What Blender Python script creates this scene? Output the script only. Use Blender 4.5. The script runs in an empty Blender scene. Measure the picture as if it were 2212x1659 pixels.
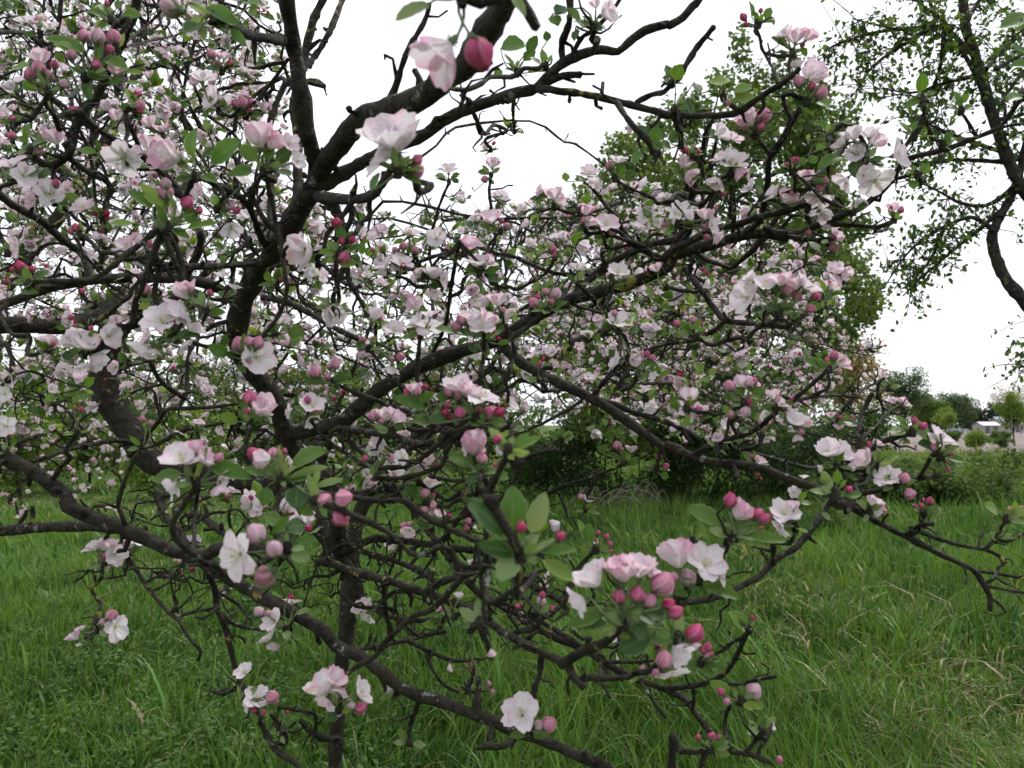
import bpy, math
import numpy as np
from mathutils import Matrix, Vector

# ------------------------------------------------------------------ camera, sky, sun, exposure
scene = bpy.context.scene
CX, CY, F = 1106.0, 829.5, 1740.0          # picture centre and focal length in traced pixels (2212 wide)
HORIZON = 918.0
CAM_H = 1.65
PITCH = math.atan((HORIZON - CY) / F)
CAM = np.array([0.0, 0.0, CAM_H])
RIGHT = np.array([1.0, 0.0, 0.0])
FWD = np.array([0.0, math.cos(PITCH), math.sin(PITCH)])
UP = np.array([0.0, -math.sin(PITCH), math.cos(PITCH)])
cam_data = bpy.data.cameras.new('camera')
cam = bpy.data.objects.new('camera', cam_data)
scene.collection.objects.link(cam)
cam.location = CAM
cam.rotation_euler = (math.pi / 2 + PITCH, 0, 0)
cam_data.sensor_width = 36.0
cam_data.lens = 36.0 * F / 2212.0
cam_data.clip_start = 0.05
cam_data.clip_end = 5000
cam_data.dof.use_dof = True
cam_data.dof.focus_distance = 1.8
cam_data.dof.aperture_fstop = 9.0
scene.camera = cam

SUN_EL, SUN_AZ = math.radians(58), math.radians(48)   # soft high light from beyond the tree on the right, through thin cloud
world = bpy.data.worlds.new('World')
scene.world = world
world.use_nodes = True
wn = world.node_tree
wn.nodes.clear()
sky = wn.nodes.new('ShaderNodeTexSky')
sky.sky_type = 'NISHITA'
sky.sun_disc = False
sky.sun_elevation = SUN_EL
sky.sun_rotation = SUN_AZ
sky.dust_density = 4.0
mixw = wn.nodes.new('ShaderNodeMix'); mixw.data_type = 'RGBA'
mixw.inputs[0].default_value = 0.86                     # overcast: mostly an even white cloud layer
wtc = wn.nodes.new('ShaderNodeTexCoord')
wno = wn.nodes.new('ShaderNodeTexNoise'); wno.inputs['Scale'].default_value = 2.2; wno.inputs['Detail'].default_value = 5.0
wcr = wn.nodes.new('ShaderNodeValToRGB')                 # faint tone in the cloud layer
wcr.color_ramp.elements[0].position = 0.30; wcr.color_ramp.elements[0].color = (0.76, 0.77, 0.80, 1)
wcr.color_ramp.elements[1].position = 0.66; wcr.color_ramp.elements[1].color = (1.0, 1.0, 1.02, 1)
wsc = wn.nodes.new('ShaderNodeMix'); wsc.data_type = 'RGBA'; wsc.blend_type = 'MULTIPLY'
wsc.inputs[0].default_value = 1.0; wsc.inputs[7].default_value = (7.6, 7.6, 7.8, 1)
wn.links.new(wtc.outputs['Generated'], wno.inputs['Vector']); wn.links.new(wno.outputs['Fac'], wcr.inputs[0]); wn.links.new(wcr.outputs[0], wsc.inputs[6]); wn.links.new(wsc.outputs[2], mixw.inputs[7])
bg = wn.nodes.new('ShaderNodeBackground'); bg.inputs['Strength'].default_value = 0.10
wo = wn.nodes.new('ShaderNodeOutputWorld')
wn.links.new(sky.outputs[0], mixw.inputs[6])
wn.links.new(mixw.outputs[2], bg.inputs['Color'])
wn.links.new(bg.outputs[0], wo.inputs['Surface'])
sun_data = bpy.data.lights.new('sun', 'SUN')
sun_data.energy = 1.5
sun_data.angle = math.radians(16)
sun_data.color = (1.0, 0.97, 0.93)
sun = bpy.data.objects.new('sun', sun_data)
scene.collection.objects.link(sun)
sd = Vector((math.sin(SUN_AZ) * math.cos(SUN_EL), math.cos(SUN_AZ) * math.cos(SUN_EL), math.sin(SUN_EL)))
sun.rotation_euler = sd.to_track_quat('Z', 'Y').to_euler()
sun.location = sd * 20
scene.view_settings.view_transform = 'Standard'
scene.view_settings.look = 'None'
scene.view_settings.gamma = 1.0
scene.view_settings.use_curve_mapping = False
scene.view_settings.exposure = 1.05
scene.cycles.max_bounces = 7
scene.cycles.transparent_max_bounces = 4

# ------------------------------------------------------------------ helpers
RS = np.random.RandomState(11)
COL = scene.collection

def P(x, y, d):
    """traced pixel and distance along the view axis -> place in metres"""
    return CAM + d * (FWD + RIGHT * ((x - CX) / F) + UP * ((CY - y) / F))

def px_of(p):
    v = np.asarray(p) - CAM
    d = v @ FWD
    return CX + F * (v @ RIGHT) / d, CY - F * (v @ UP) / d, d

def terrain(x, y):
    x = np.asarray(x, float); y = np.asarray(y, float)
    z = 0.05 * np.sin(x * 0.7 + 1.3) * np.sin(y * 0.55 + 0.4) + 0.03 * np.sin(x * 1.9 + y * 1.4)
    return z * np.clip((90 - y) / 60, 0, 1)

def G(x, y):
    """pixel on the ground"""
    dr = FWD + RIGHT * ((x - CX) / F) + UP * ((CY - y) / F)
    t = -CAM_H / dr[2]
    for _ in range(4):
        q = CAM + dr * t
        t = (terrain(q[0], q[1]) - CAM_H) / dr[2]
    q = CAM + dr * t
    return np.array([q[0], q[1], float(terrain(q[0], q[1]))])

def norm(v):
    v = np.asarray(v, float)
    return v / (np.linalg.norm(v) + 1e-12)

def frame(axis, ref=None, spin=0.0):
    """3x3 with columns X,Y,Z; Z along axis"""
    z = norm(axis)
    r = np.array(ref if ref is not None else (0.13, 0.27, 0.95), float)
    if abs(z @ norm(r)) > 0.97:
        r = np.array([1.0, 0.2, 0.1])
    x = norm(np.cross(r, z)); y = np.cross(z, x)
    c, s = math.cos(spin), math.sin(spin)
    return np.stack([c * x + s * y, -s * x + c * y, z], 1)

def noise2(x, y, seed=0, f=1.0):
    r = np.random.RandomState(seed)
    v = 0
    for k in range(6):
        a = r.uniform(0, 6.28); w = f * (1.0 + 0.75 * k)
        v = v + np.sin((x * math.cos(a) + y * math.sin(a)) * w + r.uniform(0, 6.28)) / (1 + 0.5 * k)
    return v / 3.2

class Acc:
    """collects triangles with point colours and leaf coordinates"""
    def __init__(s): s.v = []; s.t = []; s.c = []; s.u = []; s.n = 0
    def add(s, v, t, c=None, u=None):
        v = np.asarray(v, float)
        s.v.append(v); s.t.append(np.asarray(t, int) + s.n)
        if c is None: c = np.ones((len(v), 3))
        c = np.asarray(c, float)
        if c.ndim == 1: c = np.tile(c, (len(v), 1))
        s.c.append(c)
        s.u.append(np.zeros((len(v), 2)) if u is None else np.asarray(u, float))
        s.n += len(v)
    def arrays(s):
        return np.concatenate(s.v), np.concatenate(s.t), np.concatenate(s.c), np.concatenate(s.u)
    def mesh(s, name, mat, origin=None, smooth=True):
        v, t, c, u = s.arrays()
        if origin is not None: v = v - np.asarray(origin)
        return make_mesh(name, v, t, c, u, mat, smooth)

def make_mesh(name, v, t, c, u, mat, smooth=True):
    me = bpy.data.meshes.new(name)
    nv, nt = len(v), len(t)
    me.vertices.add(nv); me.vertices.foreach_set('co', np.ascontiguousarray(v, np.float32).ravel())
    me.loops.add(nt * 3); me.loops.foreach_set('vertex_index', np.ascontiguousarray(t, np.int32).ravel())
    me.polygons.add(nt)
    me.polygons.foreach_set('loop_start', np.arange(0, nt * 3, 3, dtype=np.int32))
    me.polygons.foreach_set('loop_total', np.full(nt, 3, np.int32))
    me.polygons.foreach_set('use_smooth', np.full(nt, smooth, bool))
    a = me.attributes.new('Col', 'FLOAT_COLOR', 'POINT')
    a.data.foreach_set('color', np.concatenate([c, np.ones((nv, 1))], 1).astype(np.float32).ravel())
    a = me.attributes.new('luv', 'FLOAT_VECTOR', 'POINT')
    a.data.foreach_set('vector', np.concatenate([u, np.zeros((nv, 1))], 1).astype(np.float32).ravel())
    me.materials.append(mat)
    me.update()
    me.validate()
    return me

def link(name, data, parent=None, mat4=None):
    o = bpy.data.objects.new(name, data)
    COL.objects.link(o)
    if parent is not None: o.parent = parent
    if mat4 is not None: o.matrix_basis = Matrix(mat4.tolist() if hasattr(mat4, 'tolist') else mat4)
    return o

def thing(name, label, cat, loc, group=None):
    o = link(name, None)
    o.empty_display_size = 0.2
    o.location = [float(q) for q in loc]
    o['label'] = label; o['category'] = cat
    if group: o['group'] = group
    return o

def M4(R, s, loc):
    m = np.eye(4)
    m[:3, :3] = R * (np.asarray(s) if np.ndim(s) else float(s))
    m[:3, 3] = loc
    return m

# ------------------------------------------------------------------ materials
def new_mat(name):
    m = bpy.data.materials.new(name); m.use_nodes = True
    nt = m.node_tree; nt.nodes.clear()
    out = nt.nodes.new('ShaderNodeOutputMaterial')
    return m, nt, out

def attr(nt, name):
    a = nt.nodes.new('ShaderNodeAttribute'); a.attribute_name = name
    return a

def N(nt, t, **kw):
    n = nt.nodes.new(t)
    for k, v in kw.items():
        if k.startswith('i_'):
            key = k[2:]
            n.inputs[int(key) if key.isdigit() else key].default_value = v
        else: setattr(n, k, v)
    return n

def ramp(nt, src, stops):
    r = nt.nodes.new('ShaderNodeValToRGB')
    e = r.color_ramp.elements
    e[0].position, e[0].color = stops[0][0], (*stops[0][1], 1)
    e[1].position, e[1].color = stops[-1][0], (*stops[-1][1], 1)
    for p_, c_ in stops[1:-1]:
        q = e.new(p_); q.color = (*c_, 1)
    nt.links.new(src, r.inputs[0])
    return r

def mixc(nt, fac, a, b, mode='MIX'):
    m = nt.nodes.new('ShaderNodeMix'); m.data_type = 'RGBA'; m.blend_type = mode
    for i, v in ((0, fac), (6, a), (7, b)):
        if hasattr(v, 'links'): nt.links.new(v, m.inputs[i])
        elif i == 0: m.inputs[0].default_value = v
        else: m.inputs[i].default_value = (*v, 1)
    return m.outputs[2]

def mat_petal():
    m, nt, out = new_mat('petal')
    a = attr(nt, 'Col')
    tc = N(nt, 'ShaderNodeTexCoord'); no = N(nt, 'ShaderNodeTexNoise', i_Scale=9.0, i_Detail=3.0)
    nt.links.new(tc.outputs['Object'], no.inputs['Vector'])
    r = ramp(nt, no.outputs['Fac'], [(0.3, (0.93, 0.92, 0.93)), (0.7, (1.0, 1.0, 1.0))])
    col = mixc(nt, 1.0, a.outputs['Color'], r.outputs[0], 'MULTIPLY')
    lu = attr(nt, 'luv'); sp = N(nt, 'ShaderNodeSeparateXYZ'); nt.links.new(lu.outputs['Vector'], sp.inputs[0])
    k1 = N(nt, 'ShaderNodeMath', operation='MULTIPLY_ADD', i_1=1.1); nt.links.new(no.outputs['Fac'], k1.inputs[0]); nt.links.new(sp.outputs[0], k1.inputs[2])
    k2 = N(nt, 'ShaderNodeMath', operation='MULTIPLY', i_1=15.0); nt.links.new(k1.outputs[0], k2.inputs[0])
    k3 = N(nt, 'ShaderNodeMath', operation='SINE'); nt.links.new(k2.outputs[0], k3.inputs[0])
    vr = ramp(nt, k3.outputs[0], [(0.35, (0.0, 0.0, 0.0)), (1.0, (0.13, 0.13, 0.13))])
    vm = N(nt, 'ShaderNodeMath', operation='MULTIPLY'); nt.links.new(vr.outputs[0], vm.inputs[0]); nt.links.new(sp.outputs[1], vm.inputs[1])
    col = mixc(nt, vm.outputs[0], col, (0.70, 0.42, 0.55))
    bp = N(nt, 'ShaderNodeBump', i_Strength=0.35, i_Distance=0.02); nt.links.new(k3.outputs[0], bp.inputs['Height'])
    d = N(nt, 'ShaderNodeBsdfDiffuse'); t = N(nt, 'ShaderNodeBsdfTranslucent')
    g = N(nt, 'ShaderNodeBsdfGlossy', i_Roughness=0.45)
    mx = N(nt, 'ShaderNodeMixShader'); mx.inputs[0].default_value = 0.42
    mg = N(nt, 'ShaderNodeMixShader'); mg.inputs[0].default_value = 0.025
    nt.links.new(col, d.inputs[0]); nt.links.new(col, t.inputs[0]); nt.links.new(bp.outputs[0], d.inputs['Normal'])
    nt.links.new(d.outputs[0], mx.inputs[1]); nt.links.new(t.outputs[0], mx.inputs[2])
    nt.links.new(mx.outputs[0], mg.inputs[1]); nt.links.new(g.outputs[0], mg.inputs[2])
    nt.links.new(mg.outputs[0], out.inputs[0])
    return m

def mat_leaf(name, trans=0.34, rough=0.42, veins=True, spec=0.35):
    m, nt, out = new_mat(name)
    a = attr(nt, 'Col'); col = a.outputs['Color']
    p = N(nt, 'ShaderNodeBsdfPrincipled', i_Roughness=rough)
    p.inputs['Specular IOR Level'].default_value = spec
    t = N(nt, 'ShaderNodeBsdfTranslucent')
    if veins:
        lu = attr(nt, 'luv'); sp = N(nt, 'ShaderNodeSeparateXYZ'); nt.links.new(lu.outputs['Vector'], sp.inputs[0])
        ab = N(nt, 'ShaderNodeMath', operation='ABSOLUTE'); nt.links.new(sp.outputs[0], ab.inputs[0])
        # side veins run forward from the midrib
        k1 = N(nt, 'ShaderNodeMath', operation='MULTIPLY_ADD', i_1=-0.45); nt.links.new(ab.outputs[0], k1.inputs[0]); nt.links.new(sp.outputs[1], k1.inputs[2])
        k2 = N(nt, 'ShaderNodeMath', operation='MULTIPLY', i_1=44.0); nt.links.new(k1.outputs[0], k2.inputs[0])
        k3 = N(nt, 'ShaderNodeMath', operation='SINE'); nt.links.new(k2.outputs[0], k3.inputs[0])
        mr = N(nt, 'ShaderNodeMath', operation='LESS_THAN', i_1=0.07); nt.links.new(ab.outputs[0], mr.inputs[0])
        vr = ramp(nt, k3.outputs[0], [(0.72, (0.0, 0.0, 0.0)), (0.99, (1.0, 1.0, 1.0))])
        mxv = N(nt, 'ShaderNodeMath', operation='MAXIMUM'); nt.links.new(vr.outputs[0], mxv.inputs[0]); nt.links.new(mr.outputs[0], mxv.inputs[1])
        fac = N(nt, 'ShaderNodeMath', operation='MULTIPLY', i_1=0.30); nt.links.new(mxv.outputs[0], fac.inputs[0])
        col = mixc(nt, fac.outputs[0], col, (0.22, 0.30, 0.10))
        bp = N(nt, 'ShaderNodeBump', i_Strength=0.55, i_Distance=0.01, invert=True)
        nt.links.new(mxv.outputs[0], bp.inputs['Height']); nt.links.new(bp.outputs[0], p.inputs['Normal'])
        # pale downy margin
        ed = ramp(nt, ab.outputs[0], [(0.86, (0.0, 0.0, 0.0)), (1.0, (0.52, 0.52, 0.52))])
        col = mixc(nt, ed.outputs[0], col, (0.34, 0.42, 0.26))
    nt.links.new(col, p.inputs['Base Color'])
    tcol = mixc(nt, 1.0, col, (1.25, 1.2, 0.55), 'MULTIPLY')
    nt.links.new(tcol, t.inputs[0])
    mx = N(nt, 'ShaderNodeMixShader'); mx.inputs[0].default_value = trans
    nt.links.new(p.outputs[0], mx.inputs[1]); nt.links.new(t.outputs[0], mx.inputs[2])
    nt.links.new(mx.outputs[0], out.inputs[0])
    return m

def mat_bark(name, base, light, lichen=0.5, scale=1.0):
    m, nt, out = new_mat(name)
    tc = N(nt, 'ShaderNodeTexCoord')
    def noise(s, d=5.0, ro=0.6):
        n = N(nt, 'ShaderNodeTexNoise', i_Scale=s * scale, i_Detail=d, i_Roughness=ro)
        nt.links.new(tc.outputs['Object'], n.inputs['Vector']); return n.outputs['Fac']
    f1 = noise(60); f2 = noise(14); f3 = noise(38, 4, 0.7); f4 = noise(9, 3); f5 = noise(230, 3)
    col = ramp(nt, f1, [(0.36, base), (0.60, light)]).outputs[0]
    olive = ramp(nt, f2, [(0.45, (0, 0, 0)), (0.70, (0.75, 0.75, 0.75))]).outputs[0]
    col = mixc(nt, olive, col, (light[0] * 0.85, light[1] * 1.0, light[2] * 0.55))
    # crust lichens: grey flakes and small yellow patches of their own outline
    g = ramp(nt, f3, [(0.62, (0, 0, 0)), (0.66, (lichen, lichen, lichen))]).outputs[0]
    col = mixc(nt, g, col, (0.20, 0.21, 0.19))
    mul = N(nt, 'ShaderNodeMath', operation='MULTIPLY'); nt.links.new(f4, mul.inputs[0]); nt.links.new(f1, mul.inputs[1])
    yl = ramp(nt, mul.outputs[0], [(0.372, (0, 0, 0)), (0.392, (lichen, lichen, lichen))]).outputs[0]
    col = mixc(nt, yl, col, (0.28, 0.23, 0.06))
    p = N(nt, 'ShaderNodeBsdfPrincipled', i_Roughness=0.85)
    p.inputs['Specular IOR Level'].default_value = 0.25
    nt.links.new(col, p.inputs['Base Color'])
    ad = N(nt, 'ShaderNodeMath', operation='MULTIPLY_ADD', i_1=0.5); nt.links.new(f5, ad.inputs[0]); nt.links.new(f1, ad.inputs[2])
    bp = N(nt, 'ShaderNodeBump', i_Strength=1.0, i_Distance=0.012)
    nt.links.new(ad.outputs[0], bp.inputs['Height']); nt.links.new(bp.outputs[0], p.inputs['Normal'])
    nt.links.new(p.outputs[0], out.inputs[0])
    return m

def mat_plain(name, col, rough=0.8, nscale=6.0, var=0.25, bump=0.0, metallic=0.0):
    m, nt, out = new_mat(name)
    tc = N(nt, 'ShaderNodeTexCoord'); no = N(nt, 'ShaderNodeTexNoise', i_Scale=nscale, i_Detail=5.0)
    nt.links.new(tc.outputs['Object'], no.inputs['Vector'])
    lo = tuple(c * (1 - var) for c in col); hi = tuple(min(1, c * (1 + var)) for c in col)
    r = ramp(nt, no.outputs['Fac'], [(0.3, lo), (0.7, hi)])
    p = N(nt, 'ShaderNodeBsdfPrincipled', i_Roughness=rough, i_Metallic=metallic)
    nt.links.new(r.outputs[0], p.inputs['Base Color'])
    if bump:
        bp = N(nt, 'ShaderNodeBump', i_Strength=bump, i_Distance=0.02)
        nt.links.new(no.outputs['Fac'], bp.inputs['Height']); nt.links.new(bp.outputs[0], p.inputs['Normal'])
    nt.links.new(p.outputs[0], out.inputs[0])
    return m

MP = mat_petal()
ML = mat_leaf('apple_leaf')
MF = mat_leaf('far_foliage', 0.40, 0.55, False, 0.15)
MG = mat_leaf('grass_blade', 0.32, 0.45, False, 0.22)
MB = mat_bark('apple_bark', (0.005, 0.0045, 0.004), (0.038, 0.032, 0.025), 0.8)
MB2 = mat_bark('tree_bark', (0.008, 0.007, 0.0065), (0.038, 0.033, 0.029), 0.35, 0.5)

# ------------------------------------------------------------------ tubes
def smooth_path(pts, step):
    """Catmull-Rom through pts (n x k, first 3 are a place), resampled to about step"""
    pts = np.asarray(pts, float)
    if len(pts) == 2:
        L = np.linalg.norm(pts[1, :3] - pts[0, :3]); n = max(2, int(L / step) + 1)
        return pts[0] + (pts[1] - pts[0]) * np.linspace(0, 1, n)[:, None]
    ext = np.vstack([2 * pts[0] - pts[1], pts, 2 * pts[-1] - pts[-2]])
    out = []
    for i in range(1, len(ext) - 2):
        p0, p1, p2, p3 = ext[i - 1:i + 3]
        n = max(2, int(np.linalg.norm(p2[:3] - p1[:3]) / step) + 1)
        for t in np.linspace(0, 1, n, endpoint=False):
            out.append(0.5 * (2 * p1 + (p2 - p0) * t + (2 * p0 - 5 * p1 + 4 * p2 - p3) * t * t + (3 * p1 - p0 - 3 * p2 + p3) * t ** 3))
    out.append(pts[-1])
    return np.array(out)

def tube(acc, pts, rad, sides=7, rough=0.10, col=(1, 1, 1), rs=RS, close=True):
    pts = np.asarray(pts, float); rad = np.asarray(rad, float)
    n = len(pts)
    if n < 2: return
    tg = np.gradient(pts, axis=0); tg /= (np.linalg.norm(tg, axis=1, keepdims=True) + 1e-9)
    x = frame(tg[0])[:, 0]
    ang = np.linspace(0, 2 * math.pi, sides, endpoint=False)
    ca, sa = np.cos(ang), np.sin(ang)
    rings = np.empty((n, sides, 3))
    jit = 1 + rough * rs.normal(size=(n, sides)) + rough * 0.8 * rs.normal(size=(n, 1))
    for i in range(n):
        x = x - tg[i] * (x @ tg[i]); x /= (np.linalg.norm(x) + 1e-9)
        y = np.cross(tg[i], x)
        rings[i] = pts[i] + rad[i] * jit[i][:, None] * (ca[:, None] * x + sa[:, None] * y)
    v = rings.reshape(-1, 3)
    a = np.arange(sides); b = (a + 1) % sides
    t = []
    for i in range(n - 1):
        o = i * sides
        t.append(np.stack([o + a, o + b, o + sides + b], 1)); t.append(np.stack([o + a, o + sides + b, o + sides + a], 1))
    if close:
        v = np.vstack([v, pts[-1] + tg[-1] * rad[-1] * 0.6])
        o = (n - 1) * sides
        t.append(np.stack([o + a, o + b, np.full(sides, n * sides)], 1))
    acc.add(v, np.vstack(t), col)

# ------------------------------------------------------------------ apple flower, bud and leaf shapes (unit size)
def grid_tris(nu, nv):
    i, j = np.meshgrid(np.arange(nu - 1), np.arange(nv - 1), indexing='ij')
    a = (i * nv + j).ravel(); b = a + 1; c = a + nv; d = c + 1
    return np.vstack([np.stack([a, c, d], 1), np.stack([a, d, b], 1)])

WHITE = np.array([0.89, 0.865, 0.885]); PINK = np.array([0.84, 0.36, 0.55]); DEEP = np.array([0.66, 0.028, 0.17])
GREENS = np.array([0.16, 0.22, 0.10])

def petal(op, pink, rs, nu=6, nv=5):
    t = np.linspace(0, 1, nu); s = np.linspace(-1, 1, nv)
    a0 = math.radians(44 + 26 * op + rs.uniform(-9, 9)); a1 = math.radians(-34 + 138 * op + rs.uniform(-24, 24))
    L = 0.5 * rs.uniform(0.93, 1.07)
    tt = np.linspace(0, 1, 24); an = a0 + (a1 - a0) * tt
    r = np.concatenate([[0], np.cumsum(np.sin(an[1:]) * L / 23)]); z = np.concatenate([[0], np.cumsum(np.cos(an[1:]) * L / 23)])
    R = np.interp(t, tt, r) + 0.025; Z = np.interp(t, tt, z); A = np.interp(t, tt, an)
    w = 0.238 * np.clip(np.sin(math.pi * (0.02 + 0.90 * t ** 1.12)), 0, 1) ** 0.75 * rs.uniform(0.85, 1.08)
    w[-1] = 0.10
    if op < 0.55: w = w * 1.12
    Tm, Sm = np.meshgrid(t, s, indexing='ij')
    cup = (0.10 - 0.06 * op + rs.uniform(-0.015, 0.03)) * Sm ** 2 * np.sin(math.pi * np.clip(Tm, 0, 1))
    ruff = 0.018 * np.sin(5 * Sm + rs.uniform(0, 6)) * Tm
    off = cup + ruff
    notch = -0.025 * np.exp(-(Sm / 0.3) ** 2) * (Tm > 0.99)
    X = w[:, None] * Sm * (1 + 0.06 * rs.normal(size=Sm.shape) * (np.abs(Sm) > 0.9))
    nx = -np.cos(A)[:, None]; nz = np.sin(A)[:, None]
    Rr = R[:, None] + nx * off + notch * np.sin(A)[:, None]; Zz = Z[:, None] + nz * off + notch * np.cos(A)[:, None]
    v = np.stack([Rr, X, Zz], -1).reshape(-1, 3)
    bl = rs.uniform(0, 6)
    pk = np.clip((pink + 0.08) * (0.20 + 0.95 * np.abs(Sm) ** 1.5 * Tm + 0.55 * np.sin(3 * Sm + bl) * Tm + 0.30 * Tm ** 2), 0, 1)
    pk = np.where(Tm < 0.2, pk * 0.5, pk).reshape(-1, 1)
    c = WHITE * (1 - pk) + PINK * pk
    c = np.where((Tm.reshape(-1, 1) < 0.1), c * np.array([0.95, 1.0, 0.80]), c)
    if rs.rand() < 0.015:      # a browned tip
        c = np.where(Tm.reshape(-1, 1) > 0.75, c * np.array([0.88, 0.76, 0.62]), c)
    return v, grid_tris(nu, nv), c, np.stack([Sm.ravel(), Tm.ravel()], 1)

def rotz(v, a):
    c, s = math.cos(a), math.sin(a)
    return np.stack([v[:, 0] * c - v[:, 1] * s, v[:, 0] * s + v[:, 1] * c, v[:, 2]], 1)

def flower_heart(acc, op, rs, lod):
    """stamens, style and the downy green calyx below"""
    if lod == 0:
        for k in range(16):
            a = rs.uniform(0, 6.28); r = rs.uniform(0.02, 0.035); sp = rs.uniform(0.03, 0.15) * (0.35 + 0.65 * op); h = rs.uniform(0.13, 0.20)
            b = np.array([r * math.cos(a), r * math.sin(a), 0.01]); e = np.array([sp * math.cos(a), sp * math.sin(a), h])
            q = np.array([-math.sin(a), math.cos(a), 0]) * 0.0045
            acc.add([b - q, b + q, e + q, e - q], [[0, 1, 2], [0, 2, 3]], (0.72, 0.70, 0.48))
            s = 0.014
            acc.add(e + s * np.array([[1, 0, 0], [-1, 0, 0], [0, 1, 0], [0, -1, 0], [0, 0, 1.3], [0, 0, -1]]),
                    [[0, 2, 4], [2, 1, 4], [1, 3, 4], [3, 0, 4], [2, 0, 5], [1, 2, 5], [3, 1, 5], [0, 3, 5]], (0.70, 0.50, 0.13))
    else:
        acc.add(np.array([[.07, 0, .1], [-.035, .06, .1], [-.035, -.06, .1], [0, 0, 0.14], [0, 0, 0]]),
                [[0, 1, 3], [1, 2, 3], [2, 0, 3], [1, 0, 4], [2, 1, 4], [0, 2, 4]], (0.66, 0.55, 0.24))
    if lod == 2: return
    n = 6 if lod == 0 else 3
    a = np.arange(n) * 2 * math.pi / n
    ring = np.stack([np.cos(a), np.sin(a), 0 * a], 1)
    v = np.vstack([ring * 0.055 + [0, 0, 0.0], ring * 0.05 + [0, 0, -0.07], ring * 0.02 + [0, 0, -0.13]])
    t = []
    for i in range(2):
        for k in range(n):
            q = (k + 1) % n; o = i * n
            t += [[o + k, o + n + k, o + n + q], [o + k, o + n + q, o + q]]
    acc.add(v, t, GREENS)
    if lod == 0:
        for k in range(5):
            an = (k + 0.5) * 2 * math.pi / 5
            v = rotz(np.array([[0.04, -0.03, -0.01], [0.04, 0.03, -0.01], [0.17, 0, -0.06 + 0.05 * (1 - op)]]), an)
            acc.add(v, [[0, 1, 2]], GREENS * 1.1)

def make_flower(op, pink, seed, lod):
    rs = np.random.RandomState(seed)
    pets = []
    for k in range(5):
        nu, nv = (6, 5) if lod == 0 else ((4, 3) if lod == 1 else (3, 2))
        v, t, c, u = petal(op, min(1, max(0, pink + rs.uniform(-0.15, 0.15))), rs, nu, nv)
        pets.append((rotz(v, k * 2 * math.pi / 5 + rs.uniform(-0.17, 0.17)) + [0, 0, 0.004 * k], t, c, u))
    h = Acc(); flower_heart(h, op, rs, lod)
    return pets, h

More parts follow.
